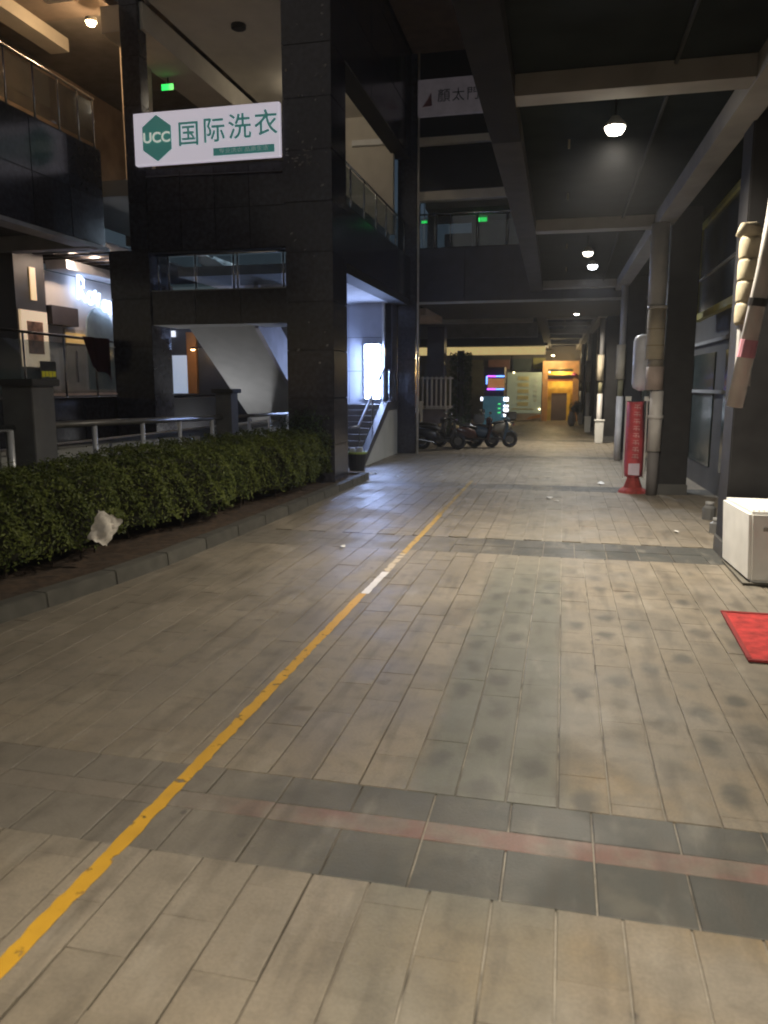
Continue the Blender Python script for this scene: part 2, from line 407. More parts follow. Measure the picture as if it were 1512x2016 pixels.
while yx > -5.9:
    B(yx - 0.75, yx - 0.01, 17.62, 17.8, -0.05, 0.16).obj('kerb_stone', KERB, kerb, 0.012); yx -= 0.76
SOIL = mat('soil', (0.055, 0.035, 0.022), 0.95, var=0.5, scale=12, bump=0.8, bscale=25)
sv = []; sf = []; nx, ny = 16, 90
for j in range(ny + 1):
    y = 2.6 + (17.62 - 2.6) * j / ny
    for i in range(nx + 1):
        x = -8.2 + (kerb_x(y) - 0.2 + 8.2) * i / nx
        sv.append((x, y, 0.10 + random.uniform(-0.025, 0.03) * (0 if i == nx else 1)))
for j in range(ny):
    for i in range(nx): a = j * (nx + 1) + i; sf.append((a, a + 1, a + nx + 2, a + nx + 1))
so = MB().add(sv, sf).obj('soil', SOIL); so['kind'] = 'structure'

# ------------------------------------------------------------------ leaves
def leaf_mat(name, dark, light, rough=0.45):
    m = bpy.data.materials.new(name); m.use_nodes = True
    n = m.node_tree.nodes; l = m.node_tree.links; p = n['Principled BSDF']; p.inputs['Roughness'].default_value = rough; p.inputs['Specular IOR Level'].default_value = 0.15
    geo = n.new('ShaderNodeNewGeometry'); mx = n.new('ShaderNodeMix'); mx.data_type = 'RGBA'
    no = n.new('ShaderNodeTexNoise'); no.inputs['Scale'].default_value = 2.2; l.new(geo.outputs['Position'], no.inputs['Vector'])
    ad = n.new('ShaderNodeMath'); ad.operation = 'MULTIPLY_ADD'; ad.inputs[1].default_value = 0.6; l.new(geo.outputs['Random Per Island'], ad.inputs[0])
    mr = n.new('ShaderNodeMapRange'); mr.inputs[1].default_value = 0.35; mr.inputs[2].default_value = 0.65; mr.inputs[4].default_value = 0.4
    l.new(no.outputs[0], mr.inputs[0]); l.new(mr.outputs[0], ad.inputs[2])
    mx.inputs[6].default_value = (*dark, 1); mx.inputs[7].default_value = (*light, 1); l.new(ad.outputs[0], mx.inputs[0])
    l.new(mx.outputs[2], p.inputs['Base Color'])
    return m
LEAF = leaf_mat('hedge_leaf', (0.020, 0.034, 0.008), (0.115, 0.135, 0.028))
LEAF2 = leaf_mat('shrub_leaf', (0.02, 0.035, 0.018), (0.05, 0.08, 0.035))
def leaves(pts, nrm, size):
    """quad leaves, slightly folded along the midrib"""
    n = len(pts); pts = np.asarray(pts); nrm = np.asarray(nrm) + RNG.normal(0, 0.55, (n, 3))
    nrm /= np.linalg.norm(nrm, axis=1, keepdims=True)
    t = RNG.normal(0, 1, (n, 3)); t -= (t * nrm).sum(1, keepdims=True) * nrm; t /= np.linalg.norm(t, axis=1, keepdims=True)
    b = np.cross(nrm, t); s = size * RNG.uniform(0.6, 1.25, (n, 1))
    v = np.stack([pts - t * s, pts + b * s * 0.42 + nrm * s * 0.12, pts + t * s, pts - b * s * 0.42 + nrm * s * 0.12], 1).reshape(-1, 3)
    f = (np.arange(n)[:, None] * 4 + np.array([0, 1, 2, 3])[None]).tolist()
    return v.tolist(), f
def leaf_obj(name, pts, nrm, size, m, parent):
    v, f = leaves(pts, nrm, size); me = bpy.data.meshes.new(name); me.from_pydata(v, [], f); me.materials.append(m)
    return link(name, me, parent)

hedge = thing('hedge', 'long clipped green hedge in the kerbed planter', 'hedge', (-5.8, 9, 0.1))
def hfront(y): return kerb_x(y) - float(np.interp(y, [4, 9, 13, 16], [0.8, 0.64, 0.45, 0.3])) + 0.12 * math.sin(y * 1.9) + 0.07 * math.sin(y * 4.7 + 1)
def hback(y): return -7.0
def htop(x, y): return 1.2 + 0.025 * math.sin(y * 1.3 + x) + 0.03 * math.sin(y * 3.7 + 2 * x)
pts = []; nr = []
for _ in range(52000):
    y = random.uniform(4.5, 15.9)
    xf = hfront(y); r = random.random()
    if r < 0.55:      # top
        u = random.random(); x = hback(y) + (xf - hback(y)) * u; z = htop(x, y)
        edge = max(0, 1 - (xf - x) / 0.28); z -= 0.14 * edge ** 2
        if math.sin(2.3 * y + 1.1 * x) * math.sin(1.7 * y - 2.9 * x + 1) > 0.62 and random.random() < 0.7: z -= random.uniform(0.05, 0.2)
        z += random.gauss(0, 0.035) - abs(random.gauss(0, 0.04)); d = (0.25, -0.1, 1)
    elif r < 0.93:    # front
        z = 0.28 + 0.88 * random.random() ** 0.75; x = xf - abs(random.gauss(0, 0.08)) - 0.13 * max(0, (0.45 - z) / 0.3)
        if z > 1.0: x -= (z - 1.0) * 0.9
        if z < 0.4 and random.random() < 0.35: continue
        d = (1, -0.2, 0.5)
    else:             # far and near ends
        y = 15.9 + random.gauss(0, 0.06); x = random.uniform(-7, hfront(15.9)); z = random.uniform(0.3, 1.0); d = (0.3, 0.6, 0.4)
    # clumps: push along a bumpy field
    bmp = 0.085 * math.sin(7 * y + 3 * z) * math.sin(6 * x + 4 * y + 5 * z)
    pts.append((x + bmp, y, z + bmp * 0.7)); nr.append(d)
leaf_obj('foliage', pts, nr, 0.031, LEAF, hedge)
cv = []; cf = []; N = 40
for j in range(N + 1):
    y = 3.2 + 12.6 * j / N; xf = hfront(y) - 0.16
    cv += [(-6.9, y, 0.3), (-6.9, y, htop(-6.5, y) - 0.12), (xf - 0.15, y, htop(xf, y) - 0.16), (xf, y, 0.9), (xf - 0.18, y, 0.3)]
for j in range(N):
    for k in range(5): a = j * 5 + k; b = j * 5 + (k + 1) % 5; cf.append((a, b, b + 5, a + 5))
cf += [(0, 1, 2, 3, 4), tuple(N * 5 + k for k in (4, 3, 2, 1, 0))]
MB().add(cv, cf).obj('twig_shade_core', mat('twigs', (0.02, 0.022, 0.010), 0.9, var=0.4, scale=30), hedge)  # solid dark hull for the twigs, added to block light inside the hedge
yy = 4.0
while yy < 15.6:
    x = hfront(yy) - random.uniform(0.3, 0.6)
    MB().tube([(x, yy, 0.05), (x + random.uniform(-.05, .05), yy + random.uniform(-.06, .06), 0.3), (x + random.uniform(-.1, .1), yy + random.uniform(-.1, .1), 0.55)], [0.02, 0.016, 0.01], 6).obj('stem', mat('bark', (0.05, 0.035, 0.025), 0.9), hedge)
    yy += random.uniform(0.35, 0.6)
def shrub(c, rx, ry, rz, n, size, label, m=LEAF2, name='shrub', group=None):
    s = thing(name, label, 'shrub', (c[0], c[1], 0.08), group)
    P = RNG.normal(0, 1, (n, 3)); P /= np.linalg.norm(P, axis=1, keepdims=True)
    rad = RNG.uniform(0.55, 1.0, (n, 1)) * (1 + 0.2 * np.sin(5 * P[:, :1] + 7 * P[:, 1:2]) * np.cos(6 * P[:, 2:]))
    Q = P * rad * np.array([[rx, ry, rz]]) + np.array([c])
    keep = Q[:, 2] > 0.12
    leaf_obj('crown', Q[keep], (P + np.array([[0, 0, .4]]))[keep], size, m, s)
    for k in range(4):
        a = k * 1.6
        MB().tube([(c[0] + .04 * math.cos(a), c[1] + .04 * math.sin(a), 0.05), (c[0] + rx * .3 * math.cos(a), c[1] + ry * .3 * math.sin(a), c[2])], [0.02, 0.012], 6).obj('stem', MATS['bark'], s)
    return s
shrub((-5.45, 15.85, 0.95), 0.62, 0.3, 0.85, 2600, 0.04, 'dark leafy shrub growing against the foot of the large granite column')

# ------------------------------------------------------------------ left building
bl = thing('arcade_building', 'dark granite shopping arcade with open upper storeys and columns', 'building', (-9, 18, 0))
def column(x0, x1, y0, y1, z0, z1, nz, clx=1, cly=1, label=None):
    c = B(x0 + 0.03, x1 - 0.03, y0 + 0.03, y1 - 0.03, z0, z1).obj('column', GRAN_BACK, bl)
    if label: c['label'] = label
    clad(c, '-y', y0 + 0.03, x0, x1, z0, z1, cly, nz)
    clad(c, '+x', x1 - 0.03, y0, y1, z0, z1, clx, nz)
    return c
c2 = column(-5.91, -4.85, 16.2, 17.3, -0.1, 14.2, 14, label='large square granite column behind the hedge')
c1 = column(-10.12, -9.13, 16.2, 17.1, -0.1, 5.2, 5)
c1b = column(-9.56, -9.13, 16.2, 16.55, 5.2, 14.2, 9)
c3 = column(-5.33, -4.72, 25.0, 25.7, -0.1, 15.5, 15)
# posters and scuffs left on the large column
SCUFF = mat('glue_marks', (0.30, 0.29, 0.28), 0.7, var=0.4, scale=30)
mk = MB()
for _ in range(60):
    x = random.uniform(-5.85, -4.95); z = random.choice([random.uniform(6.3, 10.5), random.uniform(6.7, 7.1)]) if random.random() < .8 else random.uniform(2.5, 6)
    w, h = random.uniform(0.01, 0.05), random.uniform(0.008, 0.03); a = random.uniform(-0.6, 0.6)
    q = [(-w, -h), (w * .6, -h * .8), (w, h * .7), (-w * .4, h)]
    mk.add([(x + px * math.cos(a) - pz * math.sin(a), 16.193, z + px * math.sin(a) + pz * math.cos(a)) for px, pz in q], [(0, 1, 2, 3)])
o = mk.obj('glue_marks', SCUFF, c2); o['kind'] = 'stuff'

# front between column one and two (faces the camera)
f1 = B(-9.13, -5.91, 16.28, 16.7, 5.15, 6.9).obj('fascia_beam', GRAN_BACK, bl)
clad(f1, '-y', 16.28, -9.13, -5.91, 5.15, 6.86, 4, 2)
ldg = B(-9.13, -5.91, 16.28, 17.4, 3.56, 4.32).obj('landing_slab', PLASTER, bl)
clad(ldg, '-y', 16.28, -9.13, -5.91, 3.56, 4.30, 3, 1)
# conduit line under the sign
MB().tube([(-9.1, 16.2, 6.72), (-5.95, 16.2, 6.66)], 0.02, 6).obj('conduit', DKSTEEL, bl)
# upper storey floor, soffits, back wall
B(-12.5, -5.4, 16.75, 24.1, 6.5, 6.85).obj('floor_slab', PLASTER, bl)
B(-10.05, -9.05, 16.3, 26, 9.75, 10.28).obj('ceiling_beam', CREAM, bl)
B(-8.93, -5.2, 16.3, 26, 10.3, 10.6).obj('soffit', CREAM, bl)
B(-14.5, -8.95, 17.15, 26, 10.62, 10.9).obj('soffit', mat('dim_plaster', (0.22, 0.20, 0.18), 0.9), bl)
B(-9.1, -5.9, 16.25, 16.35, 10.35, 14.2).obj('fascia_beam', GRAN, bl)
MB().lathe((-7.5, 17.8, 10.2), [(0.17, 0.1), (0.17, 0.02), (0.13, 0.0)], 20).obj('downlight', BLACKP, bl)
B(-14.5, -8.2, 24.3, 24.5, 6.85, 10.6).obj('back_wall', mat('dim_wall', (0.10, 0.09, 0.08), 0.8), bl)
B(-8.2, -5.32, 24.3, 24.5, 6.85, 10.3).obj('back_wall', CREAM, bl)
B(-6.6, -5.6, 24.2, 24.3, 9.45, 9.62).obj('wall_lamp_strip', WHITEP, bl)
# side facade toward the walkway (column two to column three)
f2 = B(-5.4, -4.93, 17.3, 25.0, 4.75, 6.25).obj('fascia_beam', GRAN_BACK, bl)
clad(f2, '+x', -4.93, 17.3, 25.0, 4.95, 6.22, 6, 1)
f3 = B(-5.4, -4.93, 17.3, 25.0, 9.2, 14.2).obj('fascia_beam', GRAN_BACK, bl)
clad(f3, '+x', -4.93, 17.3, 25.0, 9.2, 14.2, 6, 4)
B(-9.1, -5.4, 17.5, 24.3, 4.78, 5.0).obj('soffit', mat('soffit_white', (0.5, 0.5, 0.52), 0.8), bl)
# ground storey walls round the light box
LB = mat('panel_wall', (0.52, 0.54, 0.60), 0.5, var=0.06, rnd=0.05)
wl1 = B(-9.1, -5.62, 24.33, 24.5, 1.5, 4.78).obj('panel_wall', GRAN_BACK, bl)
clad(wl1, '-y', 24.33, -9.02, -5.64, 1.62, 4.78, 3, 3, LB, name='wall_panel')
B(-5.66, -5.58, 24.22, 24.32, 1.65, 4.78).obj('corner_post', WHITEP, bl)
wl2 = B(-5.6, -5.42, 24.5, 29.0, 1.5, 4.78).obj('panel_wall', GRAN_BACK, bl)
clad(wl2, '+x', -5.42, 24.5, 29.0, 1.62, 4.78, 3, 3, mat('dark_panel_wall', (0.12, 0.12, 0.15), 0.45, rnd=0.08), name='wall_panel')
B(-9.1, -5.36, 23.42, 30, -0.05, 1.62).obj('platform', DKCONC, bl)
# back of the void between the columns
B(-9.12, -6.75, 22.9, 23.1, -0.05, 4.7).obj('rear_wall', mat('rear_wall_paint', (0.16, 0.165, 0.17), 0.8), bl)

# staircase descending behind the landing: sloping soffit seen from below
st = thing('upper_staircase', 'enclosed staircase with sloping grey underside between the two granite columns', 'staircase', (-7.6, 18.6, 0))
y0, y1, z0, z1 = 17.0, 21.2, 3.56, 0.87
MB().extr([(y0, z0), (y1, z1), (y1, z1 + 0.25), (y0, z0 + 0.3)], 'x', -8.62, -7.0).obj('soffit', mat('stair_soffit', (0.42, 0.42, 0.40), 0.85, var=0.07, bump=0.1), st)
MB().extr([(y0, z0 - 0.05), (y1, z1 - 0.05), (y1, z1 + 1.0), (y0, z0 + 1.0)], 'x', -6.97, -6.87).obj('stringer', mat('stringer_paint', (0.45, 0.44, 0.52), 0.6), st)
for k in range(14):
    ya = y0 + (y1 - y0) * k / 14; za = z0 + 0.3 + (z1 - z0) * k / 14
    B(-8.62, -7.0, ya, ya + 0.3, za - 0.14, za + 0.02).obj('step', CONC, st)
# second flight glimpsed above the landing
st2 = thing('inner_staircase', 'pale sloping stair flight seen through the glass above the landing', 'staircase', (-8, 20, 4.3))
MB().extr([(-9.6, 5.45), (-6.9, 4.05), (-6.9, 4.32), (-9.6, 5.75)], 'y', 19.6, 19.75).obj('stringer', mat('pale_stringer', (0.66, 0.70, 0.72), 0.6), st2)
MB().extr([(-9.6, 5.40), (-6.9, 4.0), (-6.9, 4.1), (-9.6, 5.5)], 'y', 19.8, 21.2).obj('soffit', mat('teal_soffit', (0.30, 0.36, 0.38), 0.7), st2)
for k in range(8):
    xa = -9.6 + 2.7 * k / 8; B(xa, xa + 0.36, 19.8, 21.2, 5.55 - 1.4 * k / 8, 5.62 - 1.4 * k / 8).obj('step', CONC, st2)

# left wing (faces the walkway)
lw = thing('shop_wing', 'arcade wing with a shop at platform level and a warm lit gallery above', 'building', (-12, 12, 0))
pl = B(-16, -10.2, 2, 24, -0.05, 1.95).obj('platform', GRAN_BACK, lw)
clad(pl, '+x', -10.2, 9.2, 16.2, 0.2, 1.92, 6, 2)
B(-10.15, -9.15, 17.1, 22.9, -0.05, 1.9).obj('platform', GRAN_BACK, lw)
fl = B(-13.9, -10.2, 2, 16.2, 5.55, 7.35).obj('fascia_beam', GRAN_BACK, lw)
clad(fl, '+x', -10.2, 9.0, 16.2, 5.3, 7.32, 6, 2)
B(-10.55, -10.12, 2, 16.2, 5.2, 5.28).obj('soffit_trim', mat('grey_trim', (0.42, 0.42, 0.44), 0.6), lw)
B(-13.9, -10.55, 2, 24, 5.5, 5.54).obj('soffit', mat('soffit_grey', (0.10, 0.10, 0.11), 0.8), lw)
B(-13.9, -10.2, 15.6, 15.9, 5.18, 5.5).obj('ceiling_beam', mat('beam_grey', (0.38, 0.38, 0.4), 0.7), lw)
for k in range(6):
    B(-13.0 + k * 0.45, -12.94 + k * 0.45, 16.4, 18.9, 5.32, 5.38).obj('grille_bar', DKSTEEL, lw)
for k in range(6):
    B(-13.0, -10.3, 16.5 + k * 0.45, 16.56 + k * 0.45, 5.27, 5.315).obj('grille_bar', DKSTEEL, lw)
# shop front
SHOPW = mat('shop_wall', (0.74, 0.70, 0.68), 0.6, var=0.05)
B(-12.7, -12.5, 16.9, 22.5, 1.95, 5.0).obj('shop_wall', SHOPW, lw)
B(-12.48, -11.9, 17.2, 22.5, 5.02, 5.24).obj('shop_cornice', mat('cornice_white', (0.7, 0.7, 0.74), 0.5), lw)
B(-12.9, -12.3, 15.8, 16.88, 1.95, 5.5).obj('dark_pier', mat('pier_dark', (0.06, 0.055, 0.06), 0.5), lw)
pb = B(-12.3, -12.24, 15.86, 16.8, 2.65, 3.95).obj('poster_box', emis('poster_glow', (1.0, 0.70, 0.42), 0.5), lw)
B(-12.24, -12.225, 16.05, 16.6, 2.95, 3.7).obj('picture', mat('poster_picture', (0.30, 0.16, 0.10), 0.5, var=0.6, scale=6), pb)
B(-12.28, -12.26, 16.3, 16.5, 4.2, 4.95).obj('lamp_strip', emis('warm_strip', (1.0, 0.62, 0.25), 0.6), lw)
B(-12.49, -12.2, 16.95, 18.0, 3.7, 4.15).obj('shop_canopy', mat('canopy_dark', (0.10, 0.09, 0.10), 0.5), lw)
arch = []
for k in range(13):
    t = math.pi * k / 12; arch.append((19.35 - 0.62 * math.cos(t), 3.75 + 0.55 * math.sin(t)))
MB().extr([(18.73, 1.97)] + arch + [(19.97, 1.97)], 'x', -12.5, -12.46).obj('arched_window', mat('window_teal', (0.36, 0.42, 0.41), 0.15), lw)
dr = B(-12.5, -12.44, 17.75, 18.55, 1.97, 3.65).obj('door', mat('door_glass', (0.72, 0.66, 0.60), 0.2), lw)
B(-12.44, -12.40, 17.75, 18.55, 3.3, 3.55).obj('door_header', mat('header_warm', (0.7, 0.5, 0.2), 0.4, emit=(1, .6, .2), estr=0.35), dr)
B(-12.44, -12.39, 18.1, 18.14, 2.3, 3.1).obj('handle', STEEL, dr)
B(-12.46, -12.35, 17.0, 22.0, 1.96, 2.1).obj('skirting', mat('skirt_warm', (0.75, 0.62, 0.52), 0.5), lw)
# glass front deeper in, seen between column one and the stair
sd = B(-14.0, -9.2, 22.6, 22.8, 1.95, 5.0).obj('rear_shop_wall', mat('rear_shop', (0.06, 0.07, 0.09), 0.4), lw)
B(-12.4, -11.55, 22.54, 22.6, 1.97, 3.15).obj('lit_window', emis('window_cool', (0.55, 0.72, 1.0), 0.42), sd)
B(-11.52, -11.2, 22.5, 22.6, 1.97, 3.85).obj('orange_pilaster', mat('orange_wood', (0.42, 0.20, 0.06), 0.5), sd)
B(-12.5, -11.9, 22.5, 22.56, 3.72, 3.9).obj('lamp_strip', emis('cool_strip', (0.8, 0.85, 1.0), 1.2), sd)
# gallery storey above
B(-13.9, -13.7, 2, 24, 7.35, 10.6).obj('gallery_wall', mat('gallery_paint', (0.42, 0.32, 0.24), 0.8, var=0.3, scale=1.2), lw)
B(-10.7, -10.0, 18.1, 18.3, 6.9, 10.6).obj('end_wall', mat('end_paint', (0.52, 0.44, 0.36), 0.85), lw)
B(-13.7, -10.1, 2, 17.1, 10.5, 10.7).obj('ceiling', mat('gallery_ceiling', (0.20, 0.16, 0.13), 0.9), lw)
B(-12.5, -12.0, 2, 18, 10.2, 10.5).obj('ceiling_beam', CREAM, lw)
B(-10.7, -10.1, 2, 15.4, 10.0, 10.5).obj('ceiling_beam', CREAM, lw)
B(-13.68, -13.6, 10.5, 12.6, 8.0, 9.2).obj('red_shop_board', mat('board_red', (0.35, 0.05, 0.04), 0.5), lw)
B(-13.68, -13.6, 13.6, 15.2, 7.6, 9.4).obj('door', mat('door_dark', (0.08, 0.06, 0.05), 0.3), lw)
B(-13.68, -13.62, 15.6, 17.0, 8.2, 9.2).obj('picture_board', mat('board_tan', (0.5, 0.38, 0.25), 0.5, var=0.5, scale=6), lw)

# ------------------------------------------------------------------ railings
def railing(name, label, pts, zt, posts, m=STEEL, glassz=None, top_r=0.028, post_r=0.022, group=None, zb=None, hm=None, pm=None):
    """pts: two ends (x,y); zt: top height at both ends; posts: fractions; glassz (lo,hi) panes"""
    (xa, ya), (xb, yb) = pts
    t = thing(name, label, 'railing', ((xa + xb) / 2, (ya + yb) / 2, zb if zb is not None else zt[0] - 1), group)
    def P(f): return xa + (xb - xa) * f, ya + (yb - ya) * f
    MB().tube([(*P(0), zt[0]), (*P(1), zt[1])], top_r, 8).obj('handrail', hm or m, t, smooth=True)
    for f in posts:
        x, y = P(f); z = zt[0] + (zt[1] - zt[0]) * f
        po = MB().tube([(x, y, zb), (x, y, z - 0.01)], post_r, 8).obj('post', pm or m, t, smooth=True)
        MB().lathe((x, y, zb), [(post_r * 2.2, 0), (post_r * 2.2, 0.012), (post_r * 1.1, 0.02)], 10).obj('base_plate', m, po)
    if glassz:
        d = Vector((xb - xa, yb - ya, 0)); L = d.length; d.normalize(); nn = Vector((d.y, -d.x, 0)) * 0.006
        for f0, f1 in zip(posts[:-1], posts[1:]):
            a, b = f0 + 0.05 / L, f1 - 0.05 / L; (x0, y0), (x1, y1) = P(a), P(b)
            MB().hexa([(x0 - nn.x, y0 - nn.y, glassz[0]), (x1 - nn.x, y1 - nn.y, glassz[0]), (x1 + nn.x, y1 + nn.y, glassz[0]), (x0 + nn.x, y0 + nn.y, glassz[0]),
                       (x0 - nn.x, y0 - nn.y, glassz[1]), (x1 - nn.x, y1 - nn.y, glassz[1]), (x1 + nn.x, y1 + nn.y, glassz[1]), (x0 + nn.x, y0 + nn.y, glassz[1])]).obj('glass_pane', GLASS, t)
    return t
POSTM = mat('whitened_steel', (0.66, 0.67, 0.70), 0.35, 0.35)  # whiter, less metallic steel: reflected light put into the post colour
railing('glass_railing', 'glass railing of the warm lit upper gallery', [(-10.25, 6.0), (-10.25, 16.15)], (8.4, 8.38), [0, .12, .24, .36, .48, .6, .72, .80, .875, .94, 0.995], glassz=(7.45, 8.3), zb=7.35)
railing('glass_railing', 'glass railing on the landing between the two granite columns', [(-9.1, 16.45), (-5.95, 16.45)], (5.1, 5.1), [0.02, .1, .31, .6, .63, .97], glassz=(4.4, 5.05), zb=4.32)
railing('glass_railing', 'glass railing along the side gallery above the light box', [(-5.1, 17.35), (-5.1, 24.95)], (7.3, 7.3), [0, .16, .33, .5, .66, .83, 1], glassz=(6.32, 7.22), zb=6.25)
railing('glass_railing', 'glass railing with dark handrail in front of the shop with the glowing sign', [(-10.35, 10.2), (-10.35, 16.9)], (3.28, 3.22), [0.0, .25, .48, .67, .84, .98], glassz=(2.05, 3.1), zb=1.95, hm=DKSTEEL)
railing('steel_railing', 'low steel railing with posts behind the hedge', [(-7.0, 9.4), (-7.0, 15.1)], (1.66, 1.55), [(v - 9.4) / 5.7 for v in (10.56, 11.96, 13.27, 14.65)], zb=0.1, hm=mat('rail_grey', (0.16, 0.155, 0.15), 0.4, 0.4), top_r=0.05, post_r=0.04, pm=POSTM)
railing('steel_railing', 'low steel railing under the arcade beyond the square concrete post', [(-7.0, 15.7), (-7.0, 20.2)], (1.54, 1.48), [(v - 15.7) / 4.5 for v in (16.58, 17.84, 19.1)], zb=0.0, hm=MATS['rail_grey'], top_r=0.04, post_r=0.035, pm=POSTM)
railing('steel_railing', 'short steel railing in front of the planter, left of the dark concrete post', [(-7.0, 6.2), (-7.0, 8.75)], (1.66, 1.66), [.1, .55, .98], zb=0.1, top_r=0.05, post_r=0.04, pm=POSTM)
def gatepost(y, w, h, label):
    t = thing('concrete_post', label, 'post', (-7, y, 0.05))
    B(-7 - w / 2, -7 + w / 2, y - w / 2, y + w / 2, 0.05, h).obj('shaft', DKCONC, t, 0.01)
    B(-7 - w / 2 - 0.06, -7 + w / 2 + 0.06, y - w / 2 - 0.06, y + w / 2 + 0.06, h, h + 0.09).obj('cap', mat('post_cap', (0.05, 0.05, 0.05), 0.8), t, 0.01)
gatepost(9.1, 0.46, 2.2, 'dark square concrete post behind the near part of the hedge')
gatepost(15.4, 0.36, 2.05, 'dark square concrete post in front of the sloping stair underside')
pw = thing('parapet_wall', 'low grey plastered wall behind the steel railing', 'wall', (-7.8, 12, 0))
B(-8.0, -7.75, 9.3, 20.5, 0, 1.22).obj('wall_body', PLASTER, pw); B(-8.04, -7.71, 9.3, 20.5, 1.22, 1.28).obj('coping', CONC, pw)
pw2 = thing('screen_wall', 'grey wall panel beside the dark concrete post at the photo edge', 'wall', (-7.3, 7.5, 0))
B(-7.5, -7.3, 5.5, 8.85, 0, 2.75).obj('wall_body', PLASTER, pw2); B(-7.53, -7.27, 5.5, 8.85, 2.75, 2.82).obj('coping', CONC, pw2)
clo = MB(); N = 8
for j in range(7):
    for i in range(N + 1):
        u = i / N; v = j / 6
        clo.v.append((-10.24 + 0.04 * math.sin(u * 9 + v) + 0.03 * v, 15.2 + 1.0 * (u + 0.22 * v * (1 - u)), 3.27 - (0.62 + 0.3 * u + 0.05 * math.sin(7 * u)) * v))
for j in range(6):
    for i in range(N): a = j * (N + 1) + i; clo.f.append((a, a + 1, a + N + 2, a + N + 1))
o = clo.obj('hanging_cloth', mat('maroon_cloth', (0.07, 0.018, 0.022), 0.9)); tag(o, 'maroon cloth hung over the dark handrail below the glowing sign', 'cloth')
so_ = o.modifiers.new('thick', 'SOLIDIFY'); so_.thickness = 0.008

# ------------------------------------------------------------------ signs
sg = thing('shop_sign', 'white rectangular laundry sign with teal hexagon between the granite columns', 'sign', (-7.55, 16.1, 6.9))
SW = mat('sign_white', (0.80, 0.78, 0.80), 0.35, var=0.03, emit=(0.86, 0.80, 0.92), estr=0.46)
TEAL = mat('sign_teal', (0.07, 0.36, 0.33), 0.4, var=0.05, emit=(0.12, 0.5, 0.46), estr=0.17)
B(-9.27, -5.93, 16.08, 16.2, 6.93, 7.99).obj('panel', SW, sg, 0.01)
hx, hz = -8.72, 7.46
hexp = [(hx + 0.43 * 0.9 * math.sin(math.pi / 3 * k), hz + 0.47 * math.cos(math.pi / 3 * k)) for k in range(6)]
hex_ = MB().extr(hexp, 'y', 16.062, 16.078).obj('hexagon', TEAL, sg)
put_text('lettering', 'UCC', 0.29, mat('letter_cream', (0.75, 0.78, 0.72), 0.4, emit=(.85, .9, .8), estr=0.45), (hx, 16.05, hz + 0.0), sg, sx=1.05, bold=0.006)
for i, ch in enumerate('国际洗衣'):
    put_text('lettering', ch, 0.53, TEAL, (-7.98 + i * 0.585, 16.066, 7.47 + 0.03 * i), sg, bold=0.0045)
B(-7.42, -6.05, 16.062, 16.078, 7.02, 7.17).obj('tag_strip', TEAL, sg)
put_text('lettering', '专业洗衣 品质生活', 0.10, mat('letter_pale', (0.6, 0.75, 0.73), 0.4, emit=(.6, .75, .73), estr=0.12), (-6.73, 16.05, 7.095), sg, sx=1.35)

ws = thing('wall_sign', 'dim pale sign with black characters high above the bridge', 'sign', (-3.8, 24.8, 10.5))
B(-4.66, -2.55, 24.8, 24.95, 10.35, 11.38).obj('panel', mat('sign_dim', (0.46, 0.42, 0.46), 0.6, emit=(.5, .45, .52), estr=0.05), ws)
for i, ch in enumerate('顏太門'): put_text('lettering', ch, 0.40, mat('letter_black', (0.02, 0.03, 0.03), 0.6), (-3.86 + 0.44 * i, 24.79, 10.86), ws)
MB().extr([(-4.52, 10.6), (-4.22, 10.62), (-4.25, 11.0), (-4.36, 10.8)], 'y', 24.785, 24.8).obj('pink_mark', mat('pink_print', (0.32, 0.16, 0.2), 0.6), ws)

# glowing script sign over the shop: round-stroked white letters standing off the wall
gs = thing('glowing_sign', 'glowing white script lettering on the pale shop wall', 'sign', (-12.3, 19, 4.4))
GLOW = emis('sign_glow', (0.50, 0.65, 1.0), 4.5)
def stroke(pp, r=0.04):
    MB().tube([(-12.30, y, z) for y, z in pp], r, 6).obj('letter', GLOW, gs)
stroke([(18.2, 4.42), (18.22, 4.75), (18.24, 5.02)]); stroke([(18.24, 5.02), (18.46, 4.92), (18.44, 4.74), (18.23, 4.68)]); stroke([(18.30, 4.68), (18.52, 4.38)])
def oval(cy, cz, ry, rz): stroke([(cy + ry * math.cos(t), cz + rz * math.sin(t)) for t in np.linspace(0, 2 * math.pi, 11)])
oval(18.74, 4.50, 0.12, 0.15); stroke([(18.95, 4.72), (19.04, 4.36), (19.14, 4.66)])
oval(19.40, 4.36, 0.11, 0.14); stroke([(19.60, 4.16), (19.61, 4.5), (19.74, 4.44), (19.76, 4.14)]); oval(19.96, 4.24, 0.1, 0.13)
stroke([(20.14, 4.06), (20.15, 4.42)]); oval(20.36, 4.16, 0.1, 0.13); stroke([(20.55, 4.0), (20.56, 4.3), (20.70, 4.26), (20.72, 3.98)])
def point(name, loc, e, col, r=0.08, spot=None, blend=0.5, rot=None):
    d = bpy.data.lights.new(name, 'SPOT' if spot else 'POINT'); d.energy = e; d.color = col; d.shadow_soft_size = r
    if spot: d.spot_size = math.radians(spot); d.spot_blend = blend
    o = bpy.data.objects.new(name, d); COL.objects.link(o); o.location = loc
    if rot: o.rotation_euler = rot
    return o
YT = mat('yellow_print', (0.75, 0.65, 0.05), 0.5, emit=(.8, .7, .05), estr=0.12)
ys = thing('yellow_notice', 'small yellow printed notice on the glass railing', 'notice', (-10.3, 14.1, 2.4))
B(-10.335, -10.325, 13.85, 14.35, 2.25, 2.7).obj('sheet', mat('notice_grey', (0.25, 0.25, 0.25), 0.6), ys)
for i in range(4): B(-10.322, -10.316, 13.88 + i * 0.115, 13.97 + i * 0.115, 2.38 + 0.01 * (i % 2), 2.5).obj('lettering', YT, ys)

